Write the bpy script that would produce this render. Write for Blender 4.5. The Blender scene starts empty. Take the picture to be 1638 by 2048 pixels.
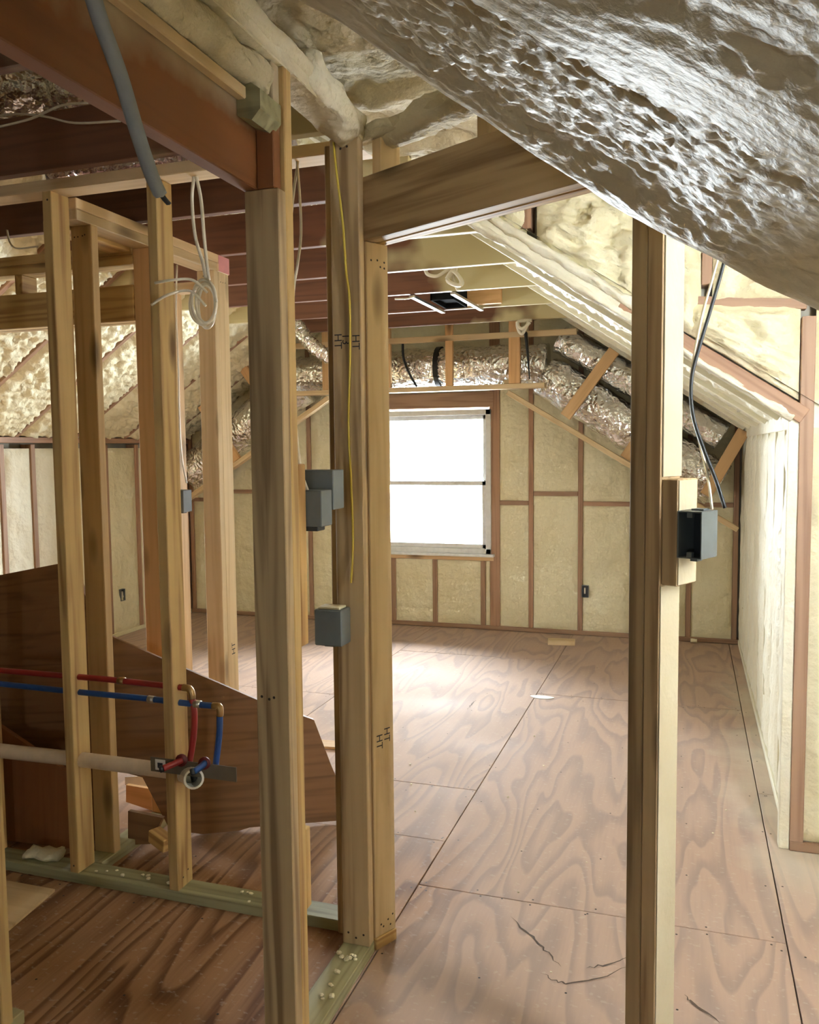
import bpy, bmesh, math, random
import numpy as np
from mathutils import Vector, Matrix, noise

random.seed(7)
SC = bpy.context.scene
COL = SC.collection

# ------------------------------------------------------------------ camera
CAM_H = 1.56
F_PX = 1685.0


def cam_axes(yaw, pitch, roll):
    cy, sy = math.cos(yaw), math.sin(yaw)
    f0 = Vector((-sy, cy, 0)); r0 = Vector((cy, sy, 0)); u0 = Vector((0, 0, 1))
    cp, sp = math.cos(pitch), math.sin(pitch)
    f = cp * f0 - sp * u0
    u = cp * u0 + sp * f0
    cr, sr = math.cos(roll), math.sin(roll)
    return cr * r0 + sr * u, cr * u - sr * r0, f


r_, u_, f_ = cam_axes(math.radians(18.44), math.radians(4.30), math.radians(-0.596))
cd = bpy.data.cameras.new('camera')
cd.sensor_fit = 'HORIZONTAL'
cd.sensor_width = 36.0
cd.lens = F_PX * 36.0 / 1638.0
cd.clip_start = 0.02
cam = bpy.data.objects.new('camera', cd)
COL.objects.link(cam)
m = Matrix.Identity(4)
for i in range(3):
    m[i][0] = r_[i]; m[i][1] = u_[i]; m[i][2] = -f_[i]
m[2][3] = CAM_H
cam.matrix_world = m
SC.camera = cam

# ------------------------------------------------------------------ world, exposure
W = bpy.data.worlds.new('overcast_sky')
SC.world = W
W.use_nodes = True
bg = W.node_tree.nodes['Background']
bg.inputs[0].default_value = (0.90, 0.95, 1.0, 1)
bg.inputs[1].default_value = 6.0
SC.view_settings.view_transform = 'Standard'
SC.view_settings.look = 'None'
SC.view_settings.gamma = 1.0
SC.view_settings.use_curve_mapping = False
SC.view_settings.exposure = 3.65
SC.cycles.use_denoising = True
SC.cycles.max_bounces = 8
SC.cycles.diffuse_bounces = 6
SC.cycles.glossy_bounces = 4
SC.cycles.adaptive_threshold = 0.06
SC.cycles.transparent_max_bounces = 16
SC.cycles.sample_clamp_indirect = 12.0
SC.cycles.caustics_reflective = False
SC.cycles.caustics_refractive = False

def px(x, y, Y):
    """point at depth Y on the line of sight the photo shows at (x, y)"""
    d = r_ * (x - 819) - u_ * (y - 1024) + f_ * F_PX
    return Vector((0, 0, CAM_H)) + d * (Y / d.y)


def pxX(x, y, X):
    d = r_ * (x - 819) - u_ * (y - 1024) + f_ * F_PX
    return Vector((0, 0, CAM_H)) + d * (X / d.x)


# room dimensions (metres)
XL, XR = -4.57, 0.38           # knee walls
YF, YB = 7.0, -2.6             # far gable, near gable
KZ = 1.65                      # knee wall height
PITCH = 0.67
XRIDGE = (XL + XR) / 2
JZ = 2.488                     # joist bottoms
Y1 = 3.45                      # dormer cheek / end of right knee wall
Y0 = 1.57                      # near dormer edge
DX = 1.75                      # right dormer window wall
LDX, LY0, LY1 = -5.85, 2.96, 4.46  # left dormer


def zR(x): return KZ + PITCH * (XR - x)
def zL(x): return KZ + PITCH * (x - XL)


WINDOWS = {
    'near': ((-0.05, YB - 0.14, 1.25), (math.radians(90), 0, 0), 0.44, 0.48),  # sky portals just outside each window opening; the near one is added fill
    'far': ((-2.095, YF + 0.16, 1.26), (math.radians(-90), 0, 0), 1.0, 1.25),
    'dormer_left': ((LDX - 0.12, 3.71, 0.95), (0, math.radians(-90), 0), 0.9, 1.0),
}
for k, (loc, rot, sx, sy) in WINDOWS.items():
    ld = bpy.data.lights.new('sky_portal_' + k, 'AREA')
    ld.shape = 'RECTANGLE'; ld.size = sx; ld.size_y = sy
    ld.cycles.is_portal = True
    lo = bpy.data.objects.new('sky_portal_' + k, ld)
    lo.location = loc; lo.rotation_euler = rot
    COL.objects.link(lo)

# ------------------------------------------------------------------ materials
MATS = {}


def new_mat(name):
    mt = bpy.data.materials.new(name)
    mt.use_nodes = True
    nt = mt.node_tree
    b = nt.nodes['Principled BSDF']
    MATS[name] = mt
    return mt, nt, b


def N(nt, typ, **kw):
    n = nt.nodes.new(typ)
    for k, v in kw.items():
        if k in n.inputs:
            n.inputs[k].default_value = v
        else:
            setattr(n, k, v)
    return n


def L(nt, a, b): nt.links.new(a, b)


def ramp(nt, fac, stops):
    r = nt.nodes.new('ShaderNodeValToRGB')
    el = r.color_ramp.elements
    while len(el) < len(stops): el.new(0.5)
    for e, (p, c) in zip(el, stops):
        e.position = p
        e.color = (c[0], c[1], c[2], 1) if not isinstance(c, float) else (c, c, c, 1)
    L(nt, fac, r.inputs[0])
    return r.outputs[0]


def mixc(nt, fac, a, b, mode='MIX'):
    x = nt.nodes.new('ShaderNodeMix'); x.data_type = 'RGBA'; x.blend_type = mode
    for sock, v in ((x.inputs[0], fac), (x.inputs[6], a), (x.inputs[7], b)):
        if hasattr(v, 'links') or hasattr(v, 'is_linked'): L(nt, v, sock)
        elif isinstance(v, (int, float)): sock.default_value = v
        else: sock.default_value = (v[0], v[1], v[2], 1)
    return x.outputs[2]


def math_n(nt, op, a, b=None, clamp=False):
    x = nt.nodes.new('ShaderNodeMath'); x.operation = op; x.use_clamp = clamp
    for i, v in enumerate((a, b)):
        if v is None: continue
        if isinstance(v, (int, float)): x.inputs[i].default_value = v
        else: L(nt, v, x.inputs[i])
    return x.outputs[0]


def obj_coords(nt, scale, rnd=37.0):
    tc = N(nt, 'ShaderNodeTexCoord')
    oi = N(nt, 'ShaderNodeObjectInfo')
    mu = math_n(nt, 'MULTIPLY', oi.outputs['Random'], rnd)
    va = N(nt, 'ShaderNodeVectorMath', operation='ADD')
    L(nt, tc.outputs['Object'], va.inputs[0]); L(nt, mu, va.inputs[1])
    mp = N(nt, 'ShaderNodeMapping')
    mp.inputs['Scale'].default_value = scale
    L(nt, va.outputs[0], mp.inputs[0])
    return mp.outputs[0], oi.outputs['Random'], va.outputs[0]


def bump(nt, b, height, strength=0.3, dist=0.01):
    bp = N(nt, 'ShaderNodeBump')
    bp.inputs['Strength'].default_value = strength
    bp.inputs['Distance'].default_value = dist
    L(nt, height, bp.inputs['Height'])
    L(nt, bp.outputs[0], b.inputs['Normal'])


def wood(name, light, dark, knots=True, rough=0.6, contrast=1.0):
    mt, nt, b = new_mat(name)
    v, rnd, raw = obj_coords(nt, (0.9, 22, 22))
    n1 = N(nt, 'ShaderNodeTexNoise'); n1.inputs['Scale'].default_value = 1.6
    n1.inputs['Detail'].default_value = 6; n1.inputs['Distortion'].default_value = 0.6
    L(nt, v, n1.inputs['Vector'])
    # growth-ring bands
    mp2 = N(nt, 'ShaderNodeMapping'); mp2.inputs['Scale'].default_value = (0.35, 7, 7)
    L(nt, raw, mp2.inputs[0])
    n2 = N(nt, 'ShaderNodeTexNoise'); n2.inputs['Scale'].default_value = 1.3; n2.inputs['Detail'].default_value = 2
    L(nt, mp2.outputs[0], n2.inputs['Vector'])
    s = math_n(nt, 'SINE', math_n(nt, 'MULTIPLY', n2.outputs[0], 46.0))
    s = math_n(nt, 'MULTIPLY_ADD', s, 0.5); nt.nodes[-1].inputs[2].default_value = 0.5
    g = math_n(nt, 'ADD', math_n(nt, 'MULTIPLY', n1.outputs[0], 0.75), math_n(nt, 'MULTIPLY', s, 0.28))
    c = ramp(nt, g, [(0.5 - 0.28 / contrast, dark), (0.5, [l * .8 + d * .2 for l, d in zip(light, dark)]), (0.5 + 0.25 / contrast, light)])
    # per-board tint
    tint = ramp(nt, rnd, [(0, (0.82, 0.80, 0.76)), (0.5, (1, 1, 1)), (1, (1.08, 1.0, 0.93))])
    c = mixc(nt, 1.0, c, tint, 'MULTIPLY')
    if knots:
        mp3 = N(nt, 'ShaderNodeMapping'); mp3.inputs['Scale'].default_value = (2.2, 7, 7)
        L(nt, raw, mp3.inputs[0])
        vo = N(nt, 'ShaderNodeTexVoronoi'); vo.inputs['Scale'].default_value = 1.0
        L(nt, mp3.outputs[0], vo.inputs['Vector'])
        k = ramp(nt, vo.outputs['Distance'], [(0.07, 1.0), (0.15, 0.5), (0.22, 0.0)])
        c = mixc(nt, k, c, [d * 0.45 for d in dark])
    L(nt, c, b.inputs['Base Color'])
    b.inputs['Roughness'].default_value = rough
    bump(nt, b, n1.outputs[0], 0.25, 0.004)
    return mt


def foam(name, col, col2, scale=9.0, strength=0.6, dist=0.02, rough=0.45, spec=0.5, fine=True):
    mt, nt, b = new_mat(name)
    tc = N(nt, 'ShaderNodeTexCoord')
    n1 = N(nt, 'ShaderNodeTexNoise'); n1.inputs['Scale'].default_value = scale; n1.inputs['Detail'].default_value = 4
    L(nt, tc.outputs['Object'], n1.inputs['Vector'])
    n2 = N(nt, 'ShaderNodeTexNoise'); n2.inputs['Scale'].default_value = 2.3; n2.inputs['Detail'].default_value = 2
    L(nt, tc.outputs['Object'], n2.inputs['Vector'])
    c = ramp(nt, n2.outputs[0], [(0.35, col2), (0.62, col)])
    L(nt, c, b.inputs['Base Color'])
    b.inputs['Roughness'].default_value = rough
    b.inputs['Specular IOR Level'].default_value = spec
    bump(nt, b, n1.outputs[0], strength, dist)
    return mt


def plain(name, col, rough=0.5, metal=0.0, nscale=0, nstr=0.2):
    mt, nt, b = new_mat(name)
    tc = N(nt, 'ShaderNodeTexCoord')
    n1 = N(nt, 'ShaderNodeTexNoise'); n1.inputs['Scale'].default_value = nscale or 25; n1.inputs['Detail'].default_value = 3
    L(nt, tc.outputs['Object'], n1.inputs['Vector'])
    c = ramp(nt, n1.outputs[0], [(0.3, [x * 0.88 for x in col]), (0.7, col)])
    L(nt, c, b.inputs['Base Color'])
    b.inputs['Roughness'].default_value = rough
    b.inputs['Metallic'].default_value = metal
    if nscale: bump(nt, b, n1.outputs[0], nstr, 0.01)
    return mt


wood('pine', (0.63, 0.435, 0.18), (0.33, 0.18, 0.06), contrast=1.2)
wood('pine_pale', (0.74, 0.57, 0.34), (0.53, 0.36, 0.18), contrast=0.7)
wood('pine_orange', (0.68, 0.44, 0.22), (0.50, 0.29, 0.12), contrast=0.7)
wood('pine_grey', (0.55, 0.41, 0.235), (0.26, 0.17, 0.085), contrast=1.25)
wood('treated', (0.40, 0.38, 0.22), (0.22, 0.21, 0.11), knots=False)
wood('red_stud', (0.42, 0.265, 0.17), (0.26, 0.145, 0.088), knots=False)
wood('old_ply', (0.25, 0.13, 0.055), (0.14, 0.07, 0.026), knots=False)
wood('lvl_plain', (0.27, 0.105, 0.034), (0.19, 0.07, 0.022), knots=False, contrast=0.6)
wood('lvl', (0.22, 0.088, 0.028), (0.16, 0.062, 0.02), knots=False, contrast=0.6)
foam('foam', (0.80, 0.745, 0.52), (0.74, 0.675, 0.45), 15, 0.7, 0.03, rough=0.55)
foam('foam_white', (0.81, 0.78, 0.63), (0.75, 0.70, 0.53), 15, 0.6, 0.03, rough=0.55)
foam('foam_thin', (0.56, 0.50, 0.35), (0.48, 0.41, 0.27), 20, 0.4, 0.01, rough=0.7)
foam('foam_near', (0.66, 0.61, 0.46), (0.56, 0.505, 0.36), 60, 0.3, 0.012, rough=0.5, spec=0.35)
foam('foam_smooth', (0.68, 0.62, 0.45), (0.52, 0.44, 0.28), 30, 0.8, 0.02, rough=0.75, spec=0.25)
plain('box_blue', (0.135, 0.155, 0.16), 0.45)
plain('box_dark', (0.02, 0.024, 0.028), 0.5)
plain('pex_red', (0.30, 0.02, 0.018), 0.4)
plain('flange_red', (0.13, 0.012, 0.012), 0.5)
plain('pex_blue', (0.016, 0.07, 0.26), 0.4)
plain('brass', (0.42, 0.27, 0.12), 0.35, 0.9)
plain('pvc', (0.78, 0.62, 0.47), 0.4)
plain('pvc_white', (0.75, 0.72, 0.62), 0.35)
plain('steel', (0.62, 0.62, 0.60), 0.35, 0.95)
plain('cable_white', (0.76, 0.70, 0.56), 0.45)
plain('cable_yellow', (0.62, 0.47, 0.06), 0.45)
plain('cable_black', (0.025, 0.03, 0.035), 0.45)
plain('hose_blue', (0.30, 0.33, 0.36), 0.6, 0, 30, 0.3)
plain('black_strap', (0.012, 0.014, 0.014), 0.5)
plain('matte_black', (0.012, 0.013, 0.013), 0.95)
MATS['matte_black'].node_tree.nodes['Principled BSDF'].inputs['Specular IOR Level'].default_value = 0.05
plain('split', (0.10, 0.065, 0.045), 0.8)
plain('ink', (0.03, 0.03, 0.04), 0.8)
plain('nail', (0.035, 0.025, 0.02), 0.6, 0.2)
plain('pink_print', (0.72, 0.30, 0.30), 0.7)
plain('vinyl', (0.80, 0.82, 0.82), 0.35)
plain('paper', (0.78, 0.77, 0.74), 0.7)
plain('crumb', (0.82, 0.76, 0.56), 0.7, 0, 60, 0.5)
plain('dull_plate', (0.20, 0.165, 0.12), 0.5, 0.5)
plain('shell', (0.45, 0.42, 0.34), 0.9)


def foil(name, tint):
    mt, nt, b = new_mat(name)
    tc = N(nt, 'ShaderNodeTexCoord')
    vo = N(nt, 'ShaderNodeTexVoronoi'); vo.inputs['Scale'].default_value = 26
    n0 = N(nt, 'ShaderNodeTexNoise'); n0.inputs['Scale'].default_value = 8; n0.inputs['Detail'].default_value = 4
    L(nt, tc.outputs['Object'], n0.inputs['Vector'])
    mx = N(nt, 'ShaderNodeVectorMath', operation='MULTIPLY_ADD')
    L(nt, n0.outputs['Color'], mx.inputs[0]); mx.inputs[1].default_value = (0.14, 0.14, 0.14)
    L(nt, tc.outputs['Object'], mx.inputs[2])
    L(nt, mx.outputs[0], vo.inputs['Vector'])
    b.inputs['Base Color'].default_value = (*tint, 1)
    b.inputs['Metallic'].default_value = 1.0
    b.inputs['Roughness'].default_value = 0.22
    h = math_n(nt, 'ADD', vo.outputs['Distance'], math_n(nt, 'MULTIPLY', n0.outputs[0], 1.4))
    bump(nt, b, h, 0.6, 0.02)
    return mt


foil('foil', (0.90, 0.90, 0.88))
foil('foil_pink', (0.78, 0.66, 0.66))


def make_joist():
    """red-brown joist with foam overspray towards the roof slopes"""
    mt = wood('joist', (0.18, 0.073, 0.034), (0.105, 0.04, 0.02), knots=False)
    nt = mt.node_tree; b = nt.nodes['Principled BSDF']
    src = b.inputs['Base Color'].links[0].from_socket
    ge = N(nt, 'ShaderNodeNewGeometry')
    sp = N(nt, 'ShaderNodeSeparateXYZ'); L(nt, ge.outputs['Position'], sp.inputs[0])
    ns = N(nt, 'ShaderNodeTexNoise'); ns.inputs['Scale'].default_value = 2.2; ns.inputs['Detail'].default_value = 3
    L(nt, ge.outputs['Position'], ns.inputs['Vector'])
    off = math_n(nt, 'MULTIPLY', math_n(nt, 'SUBTRACT', ns.outputs[0], 0.5), 1.5)
    a = math_n(nt, 'ADD', sp.outputs[0], off)
    fr = N(nt, 'ShaderNodeMapRange'); fr.inputs[1].default_value = -1.42; fr.inputs[2].default_value = -1.25
    L(nt, a, fr.inputs[0])
    fl2 = N(nt, 'ShaderNodeMapRange'); fl2.inputs[1].default_value = -3.0; fl2.inputs[2].default_value = -3.15
    L(nt, a, fl2.inputs[0])
    fac = math_n(nt, 'MAXIMUM', fr.outputs[0], fl2.outputs[0])
    L(nt, mixc(nt, fac, src, (0.55, 0.47, 0.26)), b.inputs['Base Color'])


make_joist()


def spray_lvl():
    nt = MATS['lvl'].node_tree; b = nt.nodes['Principled BSDF']
    src = b.inputs['Base Color'].links[0].from_socket
    ge = N(nt, 'ShaderNodeNewGeometry'); sp = N(nt, 'ShaderNodeSeparateXYZ'); L(nt, ge.outputs['Position'], sp.inputs[0])
    ns = N(nt, 'ShaderNodeTexNoise'); ns.inputs['Scale'].default_value = 6; ns.inputs['Detail'].default_value = 4
    L(nt, ge.outputs['Position'], ns.inputs['Vector'])
    a = math_n(nt, 'ADD', sp.outputs[2], math_n(nt, 'MULTIPLY', math_n(nt, 'SUBTRACT', ns.outputs[0], 0.5), 0.16))
    fr = N(nt, 'ShaderNodeMapRange'); fr.inputs[1].default_value = 2.27; fr.inputs[2].default_value = 2.36
    L(nt, a, fr.inputs[0])
    L(nt, mixc(nt, math_n(nt, 'MULTIPLY', fr.outputs[0], 0.8), src, (0.52, 0.45, 0.30)), b.inputs['Base Color'])


spray_lvl()


def make_floor():
    mt, nt, b = new_mat('floor_plywood')
    v, rnd, raw = obj_coords(nt, (1, 1, 1), 19.0)
    mp = N(nt, 'ShaderNodeMapping'); mp.inputs['Scale'].default_value = (3.4, 0.62, 1)
    L(nt, raw, mp.inputs[0])
    n1 = N(nt, 'ShaderNodeTexNoise'); n1.inputs['Scale'].default_value = 1.0; n1.inputs['Detail'].default_value = 2.2
    n1.inputs['Roughness'].default_value = 0.42; n1.inputs['Distortion'].default_value = 0.35
    L(nt, mp.outputs[0], n1.inputs['Vector'])
    t = math_n(nt, 'MULTIPLY', n1.outputs[0], 13.0)
    saw = math_n(nt, 'FRACT', t)
    band = ramp(nt, saw, [(0.0, 0.15), (0.12, 0.95), (0.55, 0.75), (0.82, 0.25), (1.0, 0.1)])
    mp2 = N(nt, 'ShaderNodeMapping'); mp2.inputs['Scale'].default_value = (90, 5, 1)
    L(nt, raw, mp2.inputs[0])
    n2 = N(nt, 'ShaderNodeTexNoise'); n2.inputs['Scale'].default_value = 1.0; n2.inputs['Detail'].default_value = 3
    L(nt, mp2.outputs[0], n2.inputs['Vector'])
    g = math_n(nt, 'ADD', math_n(nt, 'MULTIPLY', band, 0.62), math_n(nt, 'MULTIPLY', n2.outputs[0], 0.38))
    c = ramp(nt, g, [(0.12, (0.115, 0.048, 0.023)), (0.42, (0.235, 0.115, 0.056)), (0.75, (0.39, 0.215, 0.113))])
    # dirt and dusty mottling, faded out over the shaded bath floor
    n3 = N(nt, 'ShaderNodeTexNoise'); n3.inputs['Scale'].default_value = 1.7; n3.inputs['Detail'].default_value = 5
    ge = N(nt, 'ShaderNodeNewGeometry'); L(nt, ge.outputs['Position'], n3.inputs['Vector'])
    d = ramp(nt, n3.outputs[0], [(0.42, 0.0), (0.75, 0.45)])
        # paler tone painted for the lit room, shaded bath floor left darker
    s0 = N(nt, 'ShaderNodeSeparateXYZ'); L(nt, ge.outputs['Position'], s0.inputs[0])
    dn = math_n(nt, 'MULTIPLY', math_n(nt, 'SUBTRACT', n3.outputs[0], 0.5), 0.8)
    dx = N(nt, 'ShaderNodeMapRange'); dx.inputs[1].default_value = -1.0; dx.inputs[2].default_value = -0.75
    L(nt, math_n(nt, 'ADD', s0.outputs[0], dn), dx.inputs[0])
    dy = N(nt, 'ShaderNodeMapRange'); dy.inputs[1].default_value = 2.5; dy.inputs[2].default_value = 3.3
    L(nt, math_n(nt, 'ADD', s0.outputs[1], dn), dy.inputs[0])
    lit_tone = math_n(nt, 'MULTIPLY', math_n(nt, 'MAXIMUM', dx.outputs[0], dy.outputs[0]), 0.5)
    d = math_n(nt, 'MULTIPLY', d, math_n(nt, 'MULTIPLY', lit_tone, 1.8))
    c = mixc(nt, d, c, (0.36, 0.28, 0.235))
    c = mixc(nt, lit_tone, c, (0.58, 0.47, 0.42))
    # foam overspray along the right knee wall
    sp = N(nt, 'ShaderNodeSeparateXYZ'); L(nt, ge.outputs['Position'], sp.inputs[0])
    n4 = N(nt, 'ShaderNodeTexNoise'); n4.inputs['Scale'].default_value = 3.5; n4.inputs['Detail'].default_value = 4
    L(nt, ge.outputs['Position'], n4.inputs['Vector'])
    a = math_n(nt, 'ADD', sp.outputs[0], math_n(nt, 'MULTIPLY', math_n(nt, 'SUBTRACT', n4.outputs[0], 0.5), 0.5))
    fr = N(nt, 'ShaderNodeMapRange'); fr.inputs[1].default_value = 0.18; fr.inputs[2].default_value = 0.42
    L(nt, a, fr.inputs[0])
    yr = N(nt, 'ShaderNodeMapRange'); yr.inputs[1].default_value = 2.9; yr.inputs[2].default_value = 3.5
    L(nt, sp.outputs[1], yr.inputs[0])
    yr2 = N(nt, 'ShaderNodeMapRange'); yr2.inputs[1].default_value = 6.4; yr2.inputs[2].default_value = 5.6
    L(nt, sp.outputs[1], yr2.inputs[0])
    fac = math_n(nt, 'MULTIPLY', math_n(nt, 'MULTIPLY', fr.outputs[0], yr.outputs[0]), yr2.outputs[0])
    fac = math_n(nt, 'MULTIPLY', fac, 0.6)
    c = mixc(nt, fac, c, (0.70, 0.66, 0.52))
    # scratches
    mp5 = N(nt, 'ShaderNodeMapping'); mp5.inputs['Scale'].default_value = (9, 14, 1); mp5.inputs['Rotation'].default_value = (0, 0, 0.7)
    L(nt, ge.outputs['Position'], mp5.inputs[0])
    n5 = N(nt, 'ShaderNodeTexNoise'); n5.inputs['Scale'].default_value = 4; n5.inputs['Detail'].default_value = 8
    L(nt, mp5.outputs[0], n5.inputs['Vector'])
    sc_ = ramp(nt, n5.outputs[0], [(0.60, 0.0), (0.66, 0.25)])
    c = mixc(nt, sc_, c, (0.60, 0.52, 0.44))
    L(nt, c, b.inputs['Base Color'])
    rr = ramp(nt, n3.outputs[0], [(0.3, 0.66), (0.7, 0.82)])
    L(nt, rr, b.inputs['Roughness'])
    b.inputs['Specular IOR Level'].default_value = 0.26
    bump(nt, b, n2.outputs[0], 0.12, 0.003)


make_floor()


def make_glass():
    mt = bpy.data.materials.new('glass'); mt.use_nodes = True; nt = mt.node_tree
    nt.nodes.clear()
    o = N(nt, 'ShaderNodeOutputMaterial'); t = N(nt, 'ShaderNodeBsdfTransparent'); g = N(nt, 'ShaderNodeBsdfGlossy')
    g.inputs['Roughness'].default_value = 0.02
    t.inputs[0].default_value = (0.96, 0.98, 0.98, 1)
    fz = N(nt, 'ShaderNodeFresnel'); fz.inputs[0].default_value = 1.3
    mx = N(nt, 'ShaderNodeMixShader')
    L(nt, fz.outputs[0], mx.inputs[0]); L(nt, t.outputs[0], mx.inputs[1]); L(nt, g.outputs[0], mx.inputs[2])
    L(nt, mx.outputs[0], o.inputs[0])
    MATS['glass'] = mt


make_glass()

# ------------------------------------------------------------------ object helpers


def tag(o, label=None, cat=None, group=None, kind=None):
    if label: o['label'] = label
    if cat: o['category'] = cat
    if group: o['group'] = group
    if kind: o['kind'] = kind
    return o


def empty(name, loc=(0, 0, 0), rz=0.0):
    o = bpy.data.objects.new(name, None)
    o.empty_display_size = 0.1
    o.location = loc; o.rotation_euler = (0, 0, rz)
    COL.objects.link(o)
    return o


def link(name, me, mats, parent=None, M=None):
    """link a mesh; M is its world matrix, kept while parented"""
    if not isinstance(mats, (list, tuple)): mats = [mats]
    if not me.materials:
        for k in mats: me.materials.append(MATS[k])
    o = bpy.data.objects.new(name, me)
    COL.objects.link(o)
    if M is None: M = Matrix.Identity(4)
    if parent is not None:
        o.parent = parent
        P = WM.get(parent.name)
        if P is None:
            P = Matrix.LocRotScale(parent.location, parent.rotation_euler, None) if parent.type == 'EMPTY' else parent.matrix_basis.copy()
            if parent.parent is not None:
                P = WM.get(parent.parent.name, Matrix.LocRotScale(parent.parent.location, parent.parent.rotation_euler, None)) @ P
        o.matrix_basis = P.inverted() @ M
    else:
        o.matrix_basis = M
    WM[o.name] = M.copy()
    return o


WM = {}


def box_mesh(name, lx, ly, lz, bev=0.0025):
    bm = bmesh.new()
    bmesh.ops.create_cube(bm, size=1.0)
    for v in bm.verts: v.co = Vector((v.co.x * lx, v.co.y * ly, v.co.z * lz))
    if bev: bmesh.ops.bevel(bm, geom=bm.edges[:], offset=min(bev, lx / 4, ly / 4, lz / 4), segments=1, affect='EDGES')
    me = bpy.data.meshes.new(name); bm.to_mesh(me); bm.free()
    return me


def frame(A, B, up=None):
    A = Vector(A); B = Vector(B)
    x = (B - A).normalized()
    up = Vector(up) if up is not None else (Vector((0, 0, 1)) if abs(x.z) < 0.9 else Vector((0, 1, 0)))
    y = up.cross(x).normalized()
    z = x.cross(y).normalized()
    M = Matrix.Identity(4)
    for i in range(3):
        M[i][0] = x[i]; M[i][1] = y[i]; M[i][2] = z[i]; M[i][3] = ((A + B) / 2)[i]
    return M


def beam(name, A, B, w, h, mat, parent=None, up=None, bev=0.0025):
    """board from A to B (centre line), w across, h along 'up'; grain runs along local X"""
    ln = (Vector(B) - Vector(A)).length
    return link(name, box_mesh(name, ln, w, h, bev), mat, parent, frame(A, B, up))


def box(name, x0, x1, y0, y1, z0, z1, mat, parent=None, bev=0.0025):
    dx, dy, dz = x1 - x0, y1 - y0, z1 - z0
    cx, cy, cz = (x0 + x1) / 2, (y0 + y1) / 2, (z0 + z1) / 2
    if dz >= dx and dz >= dy:
        return beam(name, (cx, cy, z0), (cx, cy, z1), dx, dy, mat, parent, up=(0, 1, 0), bev=bev)
    if dx >= dy:
        return beam(name, (x0, cy, cz), (x1, cy, cz), dy, dz, mat, parent, bev=bev)
    return beam(name, (cx, y0, cz), (cx, y1, cz), dx, dz, mat, parent, bev=bev)


def pydata(name, verts, faces, mat, parent=None, smooth=False, origin=None):
    o = Vector(origin) if origin is not None else sum((Vector(v) for v in verts), Vector()) / len(verts)
    me = bpy.data.meshes.new(name)
    me.from_pydata([tuple(Vector(v) - o) for v in verts], [], faces)
    me.update()
    if smooth:
        me.polygons.foreach_set('use_smooth', [True] * len(me.polygons))
    return link(name, me, mat, parent, Matrix.Translation(o))


def prism(name, pts, d, mat, parent=None, grain=None):
    """solid from a 3-D planar outline pushed along vector d"""
    n = len(pts); d = Vector(d)
    P = [Vector(p) for p in pts] + [Vector(p) + d for p in pts]
    F = [list(range(n)), list(range(2 * n - 1, n - 1, -1))]
    for i in range(n):
        j = (i + 1) % n
        F.append([i, i + n, j + n, j])
    c = sum(P, Vector()) / len(P)
    ax = Vector(grain).normalized() if grain else (P[1] - P[0]).normalized()
    nz = d.normalized(); ax = (ax - nz * ax.dot(nz)).normalized(); ay = nz.cross(ax)
    M = Matrix.Identity(4)
    for i in range(3): M[i][0] = ax[i]; M[i][1] = ay[i]; M[i][2] = nz[i]; M[i][3] = c[i]
    Mi = M.inverted()
    bm = bmesh.new()
    vs = [bm.verts.new(Mi @ p) for p in P]
    for f in F: bm.faces.new([vs[i] for i in f])
    bmesh.ops.recalc_face_normals(bm, faces=bm.faces[:])
    me = bpy.data.meshes.new(name); bm.to_mesh(me); bm.free()
    return link(name, me, mat, parent, M)


def spline(pts, n=8):
    P = [Vector(p) for p in pts]
    if len(P) < 3: return P
    out = []
    Q = [P[0] * 2 - P[1]] + P + [P[-1] * 2 - P[-2]]
    for i in range(1, len(Q) - 2):
        a, b, c, d = Q[i - 1], Q[i], Q[i + 1], Q[i + 2]
        for k in range(n):
            t = k / n
            out.append(0.5 * ((2 * b) + (c - a) * t + (2 * a - 5 * b + 4 * c - d) * t * t + (3 * b - a - 3 * c + d) * t ** 3))
    out.append(P[-1])
    return out


def tube_data(pts, rad, seg=8, caps=True, fn=None, flat=1.0, open_end=False):
    V = []; Fc = []
    T = []
    for i in range(len(pts)):
        a = pts[max(0, i - 1)]; b = pts[min(len(pts) - 1, i + 1)]
        T.append((b - a).normalized())
    up = Vector((0, 0, 1)) if abs(T[0].z) < 0.9 else Vector((1, 0, 0))
    nx = up.cross(T[0]).normalized()
    s = 0.0
    for i, p in enumerate(pts):
        if i: s += (pts[i] - pts[i - 1]).length
        nx = (nx - T[i] * nx.dot(T[i])).normalized(); ny = T[i].cross(nx)
        for k in range(seg):
            a = 2 * math.pi * k / seg
            r = rad(s) if callable(rad) else rad
            if fn: r = r + fn(s, a, p)
            V.append(p + nx * math.cos(a) * r + ny * math.sin(a) * r * flat)
    n = len(pts)
    for i in range(n - 1):
        for k in range(seg):
            k2 = (k + 1) % seg
            Fc.append([i * seg + k, i * seg + k2, (i + 1) * seg + k2, (i + 1) * seg + k])
    if caps:
        Fc.append(list(range(seg))[::-1])
        if not open_end: Fc.append([(n - 1) * seg + k for k in range(seg)])
    return V, Fc


def tube(name, pts, rad, mat, parent=None, seg=8, n=8, fn=None, flat=1.0, caps=True, straight=False):
    P = [Vector(p) for p in pts] if straight else spline(pts, n)
    V, Fc = tube_data(P, rad, seg, caps, fn, flat)
    return pydata(name, V, Fc, mat, parent, smooth=True)


def fbm(p, oct=3):
    return noise.fractal(p, 1.0, 2.0, oct, noise_basis='PERLIN_ORIGINAL')


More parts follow.
